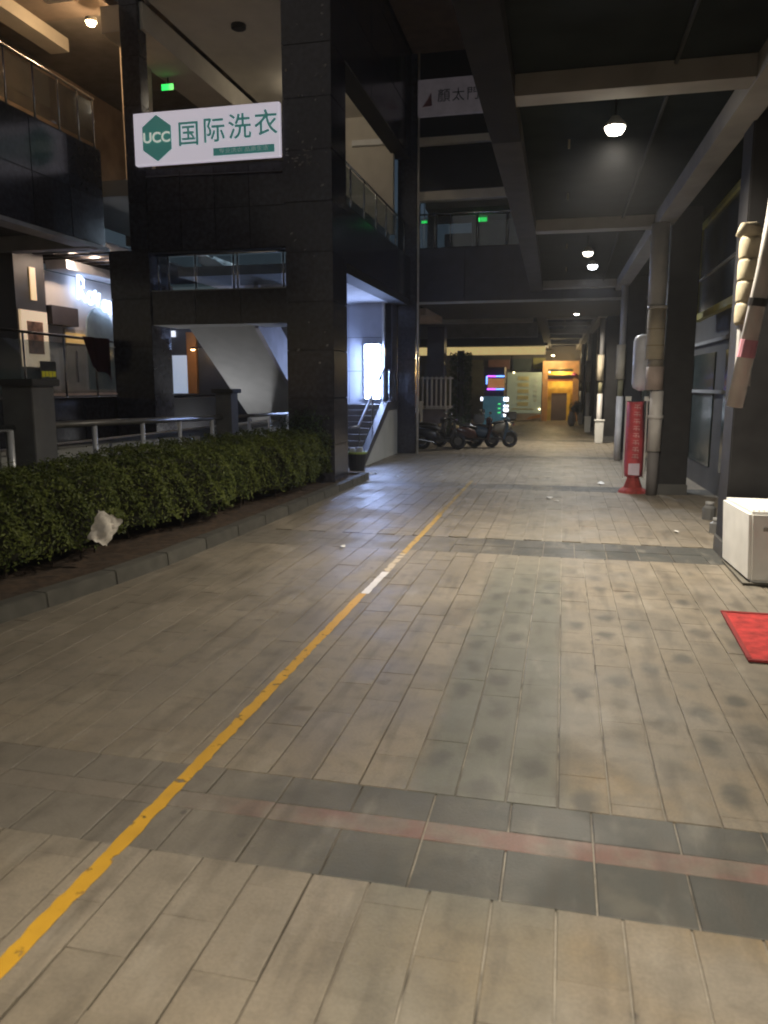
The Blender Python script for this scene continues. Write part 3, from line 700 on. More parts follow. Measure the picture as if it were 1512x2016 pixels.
# tall light box
lb = thing('light_box', 'tall glowing white light box on the panelled wall at the stair top', 'light box', (-5.95, 24.2, 1.8))
B(-6.24, -5.69, 24.2, 24.3, 1.78, 3.52).obj('housing', mat('alu', (0.5, 0.5, 0.52), 0.3, 0.8), lb)
MB().extr([(-5.965 - 0.245 * math.cos(t), 24.2 - 0.17 * math.sin(t)) for t in np.linspace(0, math.pi, 13)], 'z', 1.81, 3.49).obj('face', emis('box_glow', (0.42, 0.56, 1.0), 85.0), lb)
for z in (1.78, 3.49): MB().extr([(-5.965 - 0.26 * math.cos(t), 24.2 - 0.185 * math.sin(t)) for t in np.linspace(0, math.pi, 13)], 'z', z, z + .03).obj('end_cap', MATS['alu'], lb)

# exit signs
def exit_sign(loc, label, w=0.34, face='-y'):
    t = thing('exit_sign', label, 'exit sign', loc)
    x, y, z = loc
    B(x - w / 2, x + w / 2, y, y + 0.05, z - w / 4, z + w / 4).obj('housing', BLACKP, t)
    B(x - w / 2 + .02, x + w / 2 - .02, y - 0.006, y, z - w / 4 + .02, z + w / 4 - .02).obj('face', emis('exit_green', (0.02, 0.8, 0.12), 1.6), t)
    B(x - 0.01, x + 0.01, y + .02, y + .04, z + w / 4, z + w / 4 + 0.55).obj('bracket', BLACKP, t)
exit_sign((-9.85, 18.8, 9.52), 'green exit sign in the dark recess above the laundry sign', 0.36)
exit_sign((-2.96, 28.0, 7.9), 'green exit sign behind the bridge railing in front of a pale panel', 0.36)
exit_sign((-4.75, 26.6, 7.62), 'green exit sign beside the thin white downpipe', 0.24)

# ------------------------------------------------------------------ stairs to the platform, light box side
es = thing('entrance_steps', 'short flight of steps up to the platform with the light box', 'steps', (-5.7, 21.8, 0))
for k in range(10):
    B(-7.2, -5.5, 20.2 + 0.32 * k, 23.4, 0.165 * k - (0.05 if k == 0 else 0), 0.165 * (k + 1) - 0.004).obj('step', mat('step_stone', (0.14, 0.14, 0.15), 0.6, rnd=0.1), es, 0.008)
MB().extr([(20.1, 0), (20.5, 0), (23.55, 1.45), (25.0, 1.45), (25.0, 1.72), (23.4, 1.72)], 'x', -5.48, -5.28).obj('cheek_coping', mat('cheek_dark', (0.05, 0.05, 0.06), 0.5), es)
MB().extr([(20.55, 0), (24.98, 0), (24.98, 1.44), (23.57, 1.44)], 'x', -5.47, -5.31).obj('cheek_wall', PLASTER, es)
railing('handrail', 'steel handrail with glass beside the entrance steps', [(-5.4, 23.4), (-5.4, 24.9)], (2.72, 2.66), [0.03, .5, .97], zb=1.72, glassz=(1.9, 2.6), hm=DKSTEEL)
hr = thing('stair_handrail', 'sloping handrail rising along the entrance steps', 'handrail', (-5.4, 21.8, 0))
MB().tube([(-5.55, 20.0, 1.1), (-5.4, 20.3, 1.12), (-5.4, 23.35, 2.72)], 0.04, 8).obj('handrail', mat('rail_alu', (0.3, 0.3, 0.33), 0.35, 0.7), hr, smooth=True)
for y in (20.4, 21.9, 23.3):
    z = 1.12 + (y - 20.3) * 1.6 / 3.05; MB().tube([(-5.4, y, max(0, (y - 20.1) * 0.52)), (-5.4, y, z)], 0.02, 6).obj('post', STEEL, hr)
bk = thing('bucket', 'black plastic tub with a green rim at the foot of the steps', 'bucket', (-5.25, 19.6, 0))
MB().lathe((-5.25, 19.6, 0), [(0.20, 0.0), (0.25, 0.42), (0.26, 0.44), (0.23, 0.44), (0.18, 0.05)], 18).obj('tub', BLACKP, bk, smooth=False)
MB().lathe((-5.25, 19.6, 0.44), [(0.27, 0), (0.275, 0.03), (0.27, 0.06), (0.235, 0.06), (0.235, 0.0)], 18).obj('rim', mat('rim_green', (0.25, 0.32, 0.08), 0.5), bk)
for k, (dx, dy) in enumerate(((0.02, 0.05), (-0.12, -0.03), (0.1, -0.08))):
    B(-5.25 + dx - .07, -5.25 + dx + .07, 19.6 + dy - .06, 19.6 + dy + .06, 0.40, 0.56 + 0.03 * k).obj('rubbish', mat('rubbish_white', (0.6, 0.62, 0.65), 0.6), bk, 0.02)

# ------------------------------------------------------------------ bridge across the walkway and what hangs there
br = thing('footbridge', 'dark storey bridge crossing above the walkway with a glass parapet', 'bridge', (-3, 26, 4.75))
NAVY = mat('bridge_cladding', (0.030, 0.031, 0.045), 0.35, var=0.2, rnd=0.15)
fb = B(-4.7, 2.9, 25.06, 31.0, 4.80, 6.52).obj('deck', GRAN_BACK, br)
clad(fb, '-y', 25.06, -4.7, 2.9, 4.86, 6.5, 5, 1, NAVY, name='cladding_panel')
B(-4.7, 2.9, 25.0, 25.06, 4.78, 4.85).obj('edge_trim', mat('trim_light', (0.4, 0.4, 0.38), 0.6), br)
B(-4.7, 2.9, 26.5, 29.0, 8.0, 8.2).obj('upper_slab', CREAM, br)
B(-4.7, 2.9, 25.06, 25.4, 7.95, 8.22).obj('slab_edge', CREAM, br)
B(-4.7, 2.9, 25.1, 25.35, 8.25, 9.55).obj('upper_fascia', mat('fascia_black', (0.016, 0.018, 0.018), 0.6), br)
B(-4.7, 2.9, 24.95, 25.35, 9.57, 9.78).obj('slab_edge', CREAM, br)
B(-4.7, 2.9, 25.0, 25.35, 9.8, 12.2).obj('top_fascia', MATS['fascia_black'], br)
B(-4.85, 2.9, 18.0, 25.4, 12.2, 12.5).obj('top_soffit', mat('brown_soffit', (0.16, 0.11, 0.08), 0.8), br)
B(-4.7, 2.9, 30.8, 31.0, 6.5, 8.0).obj('rear_screen', mat('screen_dark', (0.05, 0.055, 0.06), 0.6), br)
B(-3.35, -1.6, 28.2, 28.3, 6.53, 7.9).obj('pale_panel', mat('pale_panel', (0.42, 0.38, 0.42), 0.6), br)
B(-4.68, -4.35, 26.8, 26.9, 6.53, 7.9).obj('pale_panel', mat('pale_panel2', (0.3, 0.28, 0.27), 0.6), br)
railing('glass_railing', 'glass parapet railing on top of the dark bridge', [(-4.65, 25.2), (1.5, 25.2)], (7.55, 7.55), [0, .08, .16, .3, .45, .6, .8, 1], glassz=(6.55, 7.48), zb=6.52)
pipe = MB().tube([(-4.62, 24.9, 0.0), (-4.64, 24.9, 6.5), (-4.66, 24.9, 15.0)], 0.035, 8).obj('downpipe', mat('pipe_pale', (0.55, 0.52, 0.48), 0.5), smooth=True)
tag(pipe, 'thin pale downpipe running up the column next to the parked scooters', 'pipe')

# ------------------------------------------------------------------ right-hand arcade: roof grid, pillars, shop wall
def xr(y): return float(np.interp(y, [0, 9.3, 16.4, 26, 39.8, 55], [2.32, 2.12, 1.95, 1.68, 1.26, 0.9]))      # pillar face
def xo(y): return xr(y) - 0.3                                                                             # inner edge of right beam
def xi(y): return float(np.interp(y, [0, 12, 30, 55], [-0.6, -0.66, -0.75, -0.85]))                        # inner edge of left beam
def zr(y): return float(np.interp(y, [0, 17, 25, 33, 41, 55], [5.34, 5.32, 5.08, 4.78, 4.72, 4.45]))
BEAMY = [1.8, 9.33, 16.95, 24.6, 32.2, 39.8, 47.4]
COLY = [10.75, 16.8, 24.6, 32.2, 36.0, 39.8, 43.6, 47.4]
rf = thing('arcade_roof', 'dark ceiling with concrete beam grid over the right lane', 'roof', (0.6, 25, 5.3))
BEAM = mat('beam_concrete', (0.26, 0.245, 0.225), 0.85, var=0.15, scale=2, bump=0.2)
LBEAM = mat('left_beam_paint', (0.022, 0.020, 0.016), 0.9, var=0.15, spec=0.08)
ys_ = [-6.0, 1.8] + COLY + [52.0]
for a, b in zip(ys_[:-1], ys_[1:]):
    za, zb_ = zr(a), zr(b)
    def pr(x0a, x1a, x0b, x1b, dz0, dz1, nm, m):
        MB().hexa([(x0a, a, za + dz0), (x1a, a, za + dz0), (x1b, b, zb_ + dz0), (x0b, b, zb_ + dz0), (x0a, a, za + dz1), (x1a, a, za + dz1), (x1b, b, zb_ + dz1), (x0b, b, zb_ + dz1)]).obj(nm, m, rf)
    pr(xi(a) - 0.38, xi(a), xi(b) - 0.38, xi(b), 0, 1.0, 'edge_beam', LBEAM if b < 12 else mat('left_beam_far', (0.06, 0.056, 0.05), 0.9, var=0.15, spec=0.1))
    pr(xi(a), xo(a), xi(b), xo(b), 0.24, 0.5, 'ceiling_slab', CEIL)
    pr(xo(a), xo(a) + 0.32, xo(b), xo(b) + 0.32, -0.02, 1.0, 'wall_beam', BEAM)
    pr(xo(a) + 0.33, xo(a) + 2.5, xo(b) + 0.33, xo(b) + 2.5, 0.3, 0.5, 'ceiling_slab', CEIL)
for y in BEAMY:
    z = zr(y); w = 0.34
    B(xi(y) + 0.004, xo(y) - 0.004, y - w / 2, y + w / 2, z + 0.01, z + 0.235).obj('cross_beam', BEAM, rf)
for y in (28.4, 36.0, 43.6):
    B(xi(y) + 0.004, xo(y) - 0.004, y - .1, y + .1, zr(y) + 0.08, zr(y) + 0.235).obj('cross_beam', mat('beam_dim', (0.2, 0.19, 0.18), 0.85), rf)

for a, b in zip(BEAMY[:-1], BEAMY[1:]):
    MB().tube([(1.05, a + 0.2, zr(a) + 0.2), (1.02, b - 0.2, zr(b) + 0.2)], 0.022, 6).obj('conduit', mat('conduit_grey', (0.035, 0.036, 0.035), 0.8, spec=0.1), rf)
    for f in (0.3, 0.7):
        y = a + (b - a) * f; x = -0.05
        MB().tube([(x, y, zr(y) + 0.24), (x, y, zr(y) + 0.12)], 0.015, 6).obj('sprinkler', mat('sprinkler_brass', (0.3, 0.26, 0.18), 0.4, 0.7), rf)
PILL = mat('pillar_paint', (0.022, 0.021, 0.022), 0.6, var=0.25, scale=4, spec=0.25)
sb = thing('shop_row', 'dim shop row with dark pillars along the right lane', 'building', (3, 25, 0))
for i, y in enumerate(COLY):
    x = xr(y)
    p = B(x, x + 0.56, y - 0.28, y + 0.28, -0.05, zr(y) + 0.3).obj('pillar', PILL, sb, 0.015)
    B(x - 0.02, x + 0.58, y - 0.3, y + 0.3, -0.05, 0.22).obj('plinth', mat('plinth', (0.07, 0.068, 0.065), 0.6), p, 0.01)
WALLR = mat('shop_wall_dark', (0.035, 0.032, 0.028), 0.6, var=0.35, scale=1.5)
for a, b in zip([-2] + COLY, COLY + [52]):
    x0, x1 = xr(a) + 1.15, xr(b) + 1.15
    w = MB().hexa([(x0, a, -0.05), (x0 + 0.2, a, -0.05), (x1 + 0.2, b, -0.05), (x1, b, -0.05), (x0, a, 5.6), (x0 + 0.2, a, 5.6), (x1 + 0.2, b, 5.6), (x1, b, 5.6)]).obj('shop_wall', WALLR, sb)
    for f0, f1 in ((.08, .36), (.38, .66), (.68, .94)):
        ya, yb = a + (b - a) * f0, a + (b - a) * f1; xa, xb_ = x0 + (x1 - x0) * f0 - 0.03, x0 + (x1 - x0) * f1 - 0.03
        MB().hexa([(xa, ya, 0.5), (xa + 0.05, ya, 0.5), (xb_ + 0.05, yb, 0.5), (xb_, yb, 0.5), (xa, ya, 2.9), (xa + 0.05, ya, 2.9), (xb_ + 0.05, yb, 2.9), (xb_, yb, 2.9)]).obj('window', mat('dark_window', (0.02, 0.028, 0.028), 0.12, spec=0.6), w)
# lintel bands and transom ledges on the shop wall, first bays
for z in (2.05, 3.1):
    MB().hexa([(xr(9) + 1.08, 9, z), (xr(9) + 1.13, 9, z), (xr(24) + 1.13, 24, z), (xr(24) + 1.08, 24, z), (xr(9) + 1.08, 9, z + .07), (xr(9) + 1.13, 9, z + .07), (xr(24) + 1.13, 24, z + .07), (xr(24) + 1.08, 24, z + .07)]).obj('ledge', mat('ledge_grey', (0.16, 0.16, 0.16), 0.6), sb)

# yellow framed window box on the shop wall
yf = thing('yellow_window_frame', 'yellow framed shop window above the lane, between the near pillars', 'window', (2.8, 16, 3.5))
YEL = mat('yellow_frame', (0.36, 0.31, 0.035), 0.5, var=0.2)
fx = 2.72
B(fx - .06, fx + .06, 17.75, 17.95, 3.55, 5.5).obj('frame_bar', YEL, yf); B(fx - .06, fx + .06, 13.6, 17.75, 3.55, 3.68).obj('frame_bar', YEL, yf)
B(fx - .06, fx + .06, 13.6, 17.75, 5.4, 5.5).obj('frame_bar', YEL, yf); B(fx - .06, fx + .06, 13.4, 13.6, 3.55, 5.5).obj('frame_bar', YEL, yf)
B(fx - .01, fx + .02, 13.6, 17.75, 3.68, 5.4).obj('pane', mat('pane_dark', (0.05, 0.06, 0.065), 0.2), yf)
B(fx - .05, fx + .0, 13.7, 17.7, 4.35, 4.38).obj('glazing_bar', mat('bar_pale', (0.4, 0.4, 0.38), 0.5), yf)

# pipes beside the pillars
BEIGE = mat('beige_wrap', (0.50, 0.43, 0.32), 0.7, var=0.12, scale=5)
GREYP = mat('grey_pvc', (0.46, 0.45, 0.46), 0.45, var=0.1)
WPVC = mat('white_pvc', (0.56, 0.53, 0.51), 0.45, var=0.15)
d1 = thing('drain_pipe', 'thick drain pipe with beige wrapping and white lower section beside the dark pillar', 'pipe', (1.76, 16.45, 0))
def seg(t, x, y, z0, z1, r, m, nm): return MB().tube([(x, y, z0), (x, y, z1)], r, 16).obj(nm, m, t, smooth=True)
seg(d1, 1.72, 16.4, 3.75, 5.3, 0.17, GREYP, 'upper_pipe'); seg(d1, 1.74, 16.4, 3.70, 3.76, 0.19, WPVC, 'collar')
seg(d1, 1.74, 16.4, 2.72, 3.70, 0.175, BEIGE, 'wrapped_pipe')
for z in (2.98, 3.3): seg(d1, 1.74, 16.4, z, z + 0.02, 0.18, mat('wrap_seam', (0.35, 0.28, 0.18), 0.8), 'seam')
seg(d1, 1.76, 16.4, 2.58, 2.72, 0.15, mat('pipe_band', (0.25, 0.22, 0.18), 0.6), 'coupling'); seg(d1, 1.76, 16.4, 2.12, 2.58, 0.17, mat('pink_wrap', (0.42, 0.33, 0.29), 0.7), 'wrapped_pipe')
seg(d1, 1.82, 16.4, 0.9, 2.1, 0.13, WPVC, 'lower_pipe'); seg(d1, 1.82, 16.4, 1.55, 1.62, 0.15, WPVC, 'collar'); seg(d1, 1.82, 16.42, 0.0, 0.9, 0.11, mat('pipe_grimy', (0.14, 0.13, 0.13), 0.7), 'foot_pipe')
for i, (y, xoff) in enumerate(((24.1, -0.1), (31.8, -0.1), (39.4, -0.1), (47.0, -0.08))):
    x = xr(y) + xoff
    t = thing('drain_pipe', ['white and beige drain pipe on the pillar just beyond the red banner', 'slim drain pipe on the third dark pillar of the lane', 'slim drain pipe on the fourth dark pillar of the lane', 'slim drain pipe on the farthest dark pillar near the gate'][i], 'pipe', (x, y, 0))
    seg(t, x, y, 3.4, zr(y), 0.09, GREYP, 'upper_pipe'); seg(t, x - .02, y, 2.4, 3.4, 0.13, BEIGE, 'wrapped_pipe'); seg(t, x, y, 1.9, 2.4, 0.08, mat('pipe_olive', (0.2, 0.18, 0.1), 0.7), 'coupling'); seg(t, x, y, 0, 1.9, 0.1, WPVC, 'lower_pipe')
d2 = thing('leaning_pipe', 'long grey pipe leaning in front of the nearest pillar at the photo edge', 'pipe', (1.9, 8.9, 0))
MB().tube([(1.80, 9.0, 1.98), (1.97, 8.85, 3.4), (2.03, 8.82, 4.1), (2.09, 8.84, 4.22), (2.3, 8.9, 4.3)], 0.085, 14).obj('pipe', WPVC, d2, smooth=True)
seg_ = MB().tube([(1.925, 8.893, 3.02), (1.935, 8.884, 3.1)], 0.095, 14).obj('clip', DKSTEEL, d2)
MB().tube([(1.863, 8.945, 2.5), (1.885, 8.925, 2.68)], 0.089, 14).obj('pink_tape', mat('pink_tape', (0.55, 0.24, 0.30), 0.6), d2)
d3 = thing('wrapped_duct', 'cream ribbed wrapped duct behind the leaning grey pipe', 'duct', (1.95, 9.6, 2.8))
for k in range(4): MB().lathe((1.97, 9.55, 2.88 + 0.235 * k), [(0.118, 0), (0.130, 0.03), (0.132, 0.12), (0.130, 0.2), (0.118, 0.232)], 22).obj('sleeve', mat('cream_wrap', (0.30, 0.255, 0.17), 0.8, var=0.2, scale=8), d3, smooth=True)
MB().tube([(1.97, 9.55, 3.82), (1.94, 9.5, 3.89), (1.85, 9.42, 3.90), (1.79, 9.38, 3.81)], [0.12, 0.1, 0.06, 0.03], 10).obj('bent_end', MATS['cream_wrap'], d3, smooth=True)
MB().tube([(1.97, 9.55, 2.88), (1.97, 9.55, 2.2)], 0.09, 10).obj('lower_duct', mat('duct_grey', (0.3, 0.29, 0.28), 0.6), d3)
# white tank hung on the lane side
tk = thing('white_tank', 'white rounded water heater tank hung beside the beige pipe', 'tank', (1.5, 17.0, 2.2))
MB().lathe((1.58, 17.2, 2.16), [(0.05, -0.06), (0.16, 0.0), (0.19, 0.08), (0.19, 0.95), (0.16, 1.05), (0.06, 1.1)], 20).obj('shell', mat('tank_white', (0.70, 0.72, 0.80), 0.35), tk, smooth=True)
MB().tube([(1.58, 17.2, 2.1), (1.6, 17.1, 1.9), (1.75, 16.8, 1.85)], 0.015, 6).obj('hose', DKSTEEL, tk); MB().tube([(1.58, 17.2, 2.7), (1.95, 17.0, 2.7)], 0.02, 6).obj('bracket', DKSTEEL, tk)

# red banner stand
bs = thing('banner_stand', 'narrow red standing banner with pale lettering beside the pillar', 'banner', (1.45, 16.7, 0))
RED = mat('banner_red', (0.52, 0.07, 0.085), 0.5, var=0.25, scale=5)
bn = MB(); NX, NZ = 6, 14
for j in range(NZ + 1):
    for i in range(NX + 1):
        u = i / NX - .5; v = j / NZ; bn.v.append((1.46 + (0.36 + 0.03 * math.sin(5 * v)) * u + 0.03 * (1 - v), 16.62 + 0.17 * (2 * u) ** 2 + 0.02 * math.sin(v * 7 + 3 * u), 0.33 + 1.55 * v))
for j in range(NZ):
    for i in range(NX): a = j * (NX + 1) + i; bn.f.append((a, a + 1, a + NX + 2, a + NX + 1))
o = bn.obj('banner_cloth', RED, bs, smooth=True); sm = o.modifiers.new('thick', 'SOLIDIFY'); sm.thickness = 0.006
PK = mat('banner_pink', (0.72, 0.36, 0.36), 0.6)
for k in range(8):
    z = 1.76 - k * 0.145
    ch = MB(); ch.box(1.42, 1.55, 16.592, 16.60, z, z + 0.016); ch.box(1.43, 1.54, 16.592, 16.60, z + 0.05, z + 0.064); ch.box(1.475, 1.49, 16.592, 16.60, z - 0.03, z + 0.048)
    ch.box(1.53, 1.545, 16.592, 16.6, z - 0.03, z - 0.002); ch.obj('lettering', PK, bs)
B(1.36, 1.58, 16.575, 16.6, 0.38, 0.62).obj('white_patch', mat('banner_white', (0.66, 0.55, 0.66), 0.6), bs)
MB().lathe((1.48, 16.75, 0), [(0.31, 0.0), (0.28, 0.05), (0.19, 0.11), (0.16, 0.2), (0.1, 0.38)], 9).obj('base', mat('base_red', (0.25, 0.03, 0.025), 0.8, var=0.3, scale=8), bs)
for sx in (1.27, 1.68): MB().tube([(sx, 16.72, 0.3), (sx, 16.72, 1.96)], 0.016, 8).obj('pole', WPVC, bs)
B(1.25, 1.36, 16.66, 16.75, 1.9, 1.99).obj('clip', WHITEP, bs); B(1.62, 1.74, 16.66, 16.75, 1.9, 1.99).obj('clip', WHITEP, bs)

# white ribbed box and red mat
wb = thing('white_cabinet', 'white box-shaped cabinet with ribbed top in front of the nearest pillar', 'cabinet', (2.4, 9.6, 0))
WBM = mat('cabinet_white', (0.78, 0.77, 0.74), 0.5, var=0.08, scale=4)
MB().hexa([(2.09, 9.06, 0.03), (2.75, 9.06, 0.03), (2.75, 9.0 + 1.2, 0.03), (2.03, 10.25, 0.03), (2.05, 9.06, 0.83), (2.73, 9.06, 0.83), (2.73, 10.2, 0.83), (1.99, 10.25, 0.83)]).obj('body', WBM, wb, 0.035)
for k in range(12): B(2.10 + 0.051 * k, 2.125 + 0.051 * k, 9.14, 10.12, 0.83, 0.842).obj('slat', WBM, wb, 0.003)
B(2.03, 2.74, 9.045, 10.22, 0.012, 0.03).obj('base_strip', mat('grime', (0.12, 0.11, 0.09), 0.8), wb)
for x in (2.15, 2.62): B(x, x + 0.08, 9.1, 9.25, 0.0, 0.03).obj('foot', BLACKP, wb)
B(2.2, 2.65, 9.045, 9.058, 0.62, 0.66).obj('handle_slot', mat('slot_grey', (0.3, 0.28, 0.25), 0.5), wb)
rm = thing('red_mat', 'bright red doormat on the paving at the photo edge', 'mat', (2.2, 7.2, 0))
REDC = mat('mat_red', (0.42, 0.032, 0.03), 0.95, var=0.4, scale=9, bump=1.0, bscale=120)
MB().hexa([(1.55, 6.45, 0.004), (2.9, 6.40, 0.004), (2.9, 7.85, 0.004), (1.60, 7.85, 0.004), (1.55, 6.45, 0.016), (2.9, 6.40, 0.016), (2.9, 7.85, 0.016), (1.60, 7.85, 0.016)]).obj('pile', REDC, rm, 0.004)
for (xa, ya, xb, yb) in ((1.53, 6.43, 2.9, 6.47), (1.58, 7.83, 2.9, 7.87)): B(xa, xb, ya, yb, 0.005, 0.024).obj('hem', mat('mat_hem', (0.22, 0.02, 0.02), 0.9), rm, 0.004)
MB().hexa([(1.53, 6.48, .005), (1.57, 6.48, .005), (1.62, 7.82, .005), (1.58, 7.82, .005), (1.53, 6.48, .024), (1.57, 6.48, .024), (1.62, 7.82, .024), (1.58, 7.82, .024)]).obj('hem', MATS['mat_hem'], rm, 0.004)

# ------------------------------------------------------------------ lamps of the right lane
def lane_lamp(x, y, z, e, label, col=(1.0, 0.90, 0.73), cone=162, glow=70):
    t = thing('ceiling_lamp', label, 'lamp', (x, y, z), 'ceiling lamps of the right lane')
    MB().tube([(x, y, z + 0.12), (x, y, zr(y) + 0.24)], 0.012, 6).obj('stem', BLACKP, t)
    MB().lathe((x, y, z), [(0.05, 0.12), (0.07, 0.09), (0.12, 0.03), (0.125, 0.0), (0.11, 0.0)], 18).obj('shade', mat('lamp_shade', (0.5, 0.5, 0.48), 0.4), t)
    MB().lathe((x, y, z), [(0.108, 0.005), (0.108, -0.03), (0.08, -0.07), (0.03, -0.085)], 18).obj('diffuser', emis('lamp_glow_%02d' % glow, col, glow), t, smooth=True)
    L = point('lamp_light', (x, y, z - 0.12), e, col, 0.14, cone, 1.0)
    return t
lane_lamp(0.48, 10.08, 5.22, 2550, 'round ceiling lamp glowing warm white, nearest in view')
lane_lamp(0.57, 19.8, 5.05, 1250, 'cool white glowing lamp in the second roof bay', (0.9, 0.95, 1.0), glow=31)
lane_lamp(0.42, 18.5, 5.15, 200, 'smaller warm lamp just before the cool white lamp', glow=12)
lane_lamp(0.36, 29.8, 4.85, 1700, 'farthest visible ceiling lamp of the lane', glow=29)
lane_lamp(0.48, -0.6, 5.22, 2850, 'ceiling lamp of the same row overhead behind the viewpoint')

# warm lamp of the left gallery, added fill lamps
def gal_lamp(loc, e, label):
    t = thing('gallery_lamp', label, 'lamp', loc, 'warm lamps of the gallery')
    x, y, z = loc
    MB().lathe(loc, [(0.05, 0.1), (0.12, 0.08), (0.13, 0.0)], 14).obj('cap', WHITEP, t)
    MB().lathe((x, y, z - 0.09), [(0.02, 0.0), (0.09, 0.03), (0.1, 0.085)], 14).obj('bulb', emis('bulb_warm', (1, .68, .34), 22), t, smooth=True)
    point('gallery_light', (x, y, z - 0.18), e, (1, 0.66, 0.36), 0.1)
gal_lamp((-10.45, 16.55, 10.12), 95, 'warm glowing lamp on the gallery ceiling by the dark column')
gal_lamp((-11.2, 10.6, 9.6), 22, 'warm lamp low on the gallery ceiling at the photo edge')
def fixture(name, label, loc, e, col, r=0.1, glow=12):
    x, y, z = loc; t = thing(name, label, 'lamp', loc)
    MB().lathe((x, y, z), [(r * .7, 0.05), (r, 0.03), (r, 0.0)], 14).obj('housing', BLACKP, t)
    MB().lathe((x, y, z - 0.04), [(r * .3, 0.0), (r * .8, 0.015), (r * .92, 0.04)], 14).obj('lens', emis('lens_' + name, col, glow), t, smooth=True)
    point(name + '_light', (x, y, z + 0.1 if name == 'pit_fill_lamp' else z - 0.12), e, col, 0.08)
fixture('shop_fill_lamp', 'added warm fill lamp on the ceiling before the pale shop wall', (-11.3, 17.3, 5.45), 95, (1, 0.76, 0.58), 0.09, 4)  # fill light added to warm the shop wall, given a small fixture
fixture('stair_fill_lamp', 'added fill lamp over the stair landing behind the glass', (-8.3, 20.6, 6.44), 110, (0.62, 0.80, 1), 0.1, 8)  # fill light added to brighten the stair, given a small fixture
fixture('storey_fill_lamp', 'added fill lamp of the open storey above the laundry sign', (-7.0, 21.5, 10.24), 34, (1, 0.86, 0.66), 0.1, 8)  # fill light added for the upper storey, given a small fixture
fixture('pit_fill_lamp', 'added unseen fill lamp low behind the grey parapet wall under the stair', (-8.6, 18.2, 0.42), 75, (0.95, 0.95, 1.0), 0.1, 6)  # unseen light added behind the parapet to brighten the stair soffit
B(-8.62, -8.58, 18.18, 18.22, -0.05, 0.28).obj('stake', BLACKP, bpy.data.objects['pit_fill_lamp'])
fixture('wall_downlight', 'warm downlight under the stair by the orange pilaster', (-11.0, 21.9, 3.3), 6, (1, 0.6, 0.25), 0.08, 8)
MB().tube([(-11.0, 21.9, 3.35), (-11.0, 22.58, 3.4)], 0.02, 6).obj('lamp_arm', DKSTEEL, bpy.data.objects['wall_downlight'])

# ------------------------------------------------------------------ far end of the walkway
fa = thing('end_building', 'building closing the far end of the walkway with a yellow band given its own glow', 'building', (-4, 52, 0))
B(-20, 6, 52, 53, -0.1, 9).obj('facade', mat('far_facade', (0.09, 0.085, 0.08), 0.8, var=0.3, scale=0.6), fa)
B(-14, -1.1, 46.0, 46.3, 4.0, 4.45).obj('glow_band', mat('glow_band', (0.7, 0.6, 0.35), 0.6, emit=(0.95, 0.72, 0.30), estr=0.5), fa)  # emission stands in for lamplight on the yellow soffit
B(-14, -1.0, 45.9, 51.9, 4.5, 5.2).obj('canopy', mat('canopy_black', (0.02, 0.02, 0.022), 0.7), fa)
for x0, x1, z0, z1, c in ((-4.9, -3.5, 3.3, 3.9, (0.22, 0.11, 0.09)), (-3.3, -2.1, 3.2, 3.95, (0.05, 0.07, 0.07)), (-2.0, -1.2, 3.3, 4.0, (0.22, 0.21, 0.05)), (-5.0, -3.5, 2.7, 3.2, (0.12, 0.10, 0.10)), (-9, -5.2, 0.3, 3.9, (0.10, 0.10, 0.06))):
    B(x0, x1, 51.8, 51.95, z0, z1).obj('wall_board', mat('far_board_%d' % int(-x0 * 10), c, 0.6), fa)
gt = thing('gate_portal', 'orange framed doorway lit yellow at the end of the walkway', 'doorway', (-0.2, 50.5, 0))
ORG = mat('portal_orange', (0.50, 0.26, 0.10), 0.6, var=0.2)
B(-1.32, -1.0, 50.2, 51.9, 0, 3.75).obj('jamb', ORG, gt); B(0.55, 0.9, 50.2, 51.9, 0, 3.75).obj('jamb', ORG, gt)
B(-1.0, 0.55, 50.2, 50.6, 3.3, 3.75).obj('lintel', ORG, gt); B(-1.0, 0.55, 50.3, 50.5, 2.5, 2.72).obj('cross_rail', mat('portal_red', (0.4, 0.12, 0.04), 0.6), gt)
B(-1.0, 0.55, 50.25, 50.4, 3.1, 3.25).obj('dark_bar', BLACKP, gt); B(-1.0, 0.6, 50.2, 50.35, 2.72, 2.88).obj('dark_bar', BLACKP, gt)
B(-1.0, 0.55, 51.5, 51.7, 0.0, 3.3).obj('back_panel', mat('portal_yellow', (0.55, 0.42, 0.08), 0.6, var=0.3, scale=2), gt)
B(-0.75, 0.2, 51.2, 51.4, 0.0, 1.75).obj('shutter', mat('portal_shutter', (0.10, 0.08, 0.08), 0.5), gt)
B(0.22, 0.4, 51.0, 51.2, 0.0, 1.9).obj('yellow_post', mat('yellow_post', (0.7, 0.5, 0.04), 0.5), gt)
MB().lathe((0.62, 50.1, 2.8), [(0.03, 0), (0.16, .06), (0.16, .16), (0.03, .22)], 12).obj('lantern', mat('pink_lantern', (0.6, 0.12, 0.2), 0.5), gt)
MB().lathe((-0.9, 50.1, 3.02), [(0.02, 0), (0.06, .03), (0.02, .08)], 10).obj('lamp', emis('portal_lamp', (1, .8, .45), 8), gt)
fixture('portal_lamp', 'lamp under the lintel of the lit doorway', (-0.2, 50.9, 3.2), 80, (1, 0.72, 0.28), 0.1, 10)
fixture('front_fill_lamp', 'added fill lamp hanging before the notice board and the doorway', (-0.7, 48.9, 4.05), 230, (1, 0.78, 0.42), 0.12, 14)  # fill light added to brighten the far end, given a small fixture
MB().tube([(-0.7, 48.9, 4.1), (-0.7, 48.9, 4.7)], 0.012, 6).obj('stem', BLACKP, bpy.data.objects['front_fill_lamp'])
nb = thing('notice_board', 'large pale green notice board with faint yellow rows of print', 'board', (-2.45, 49.9, 0))
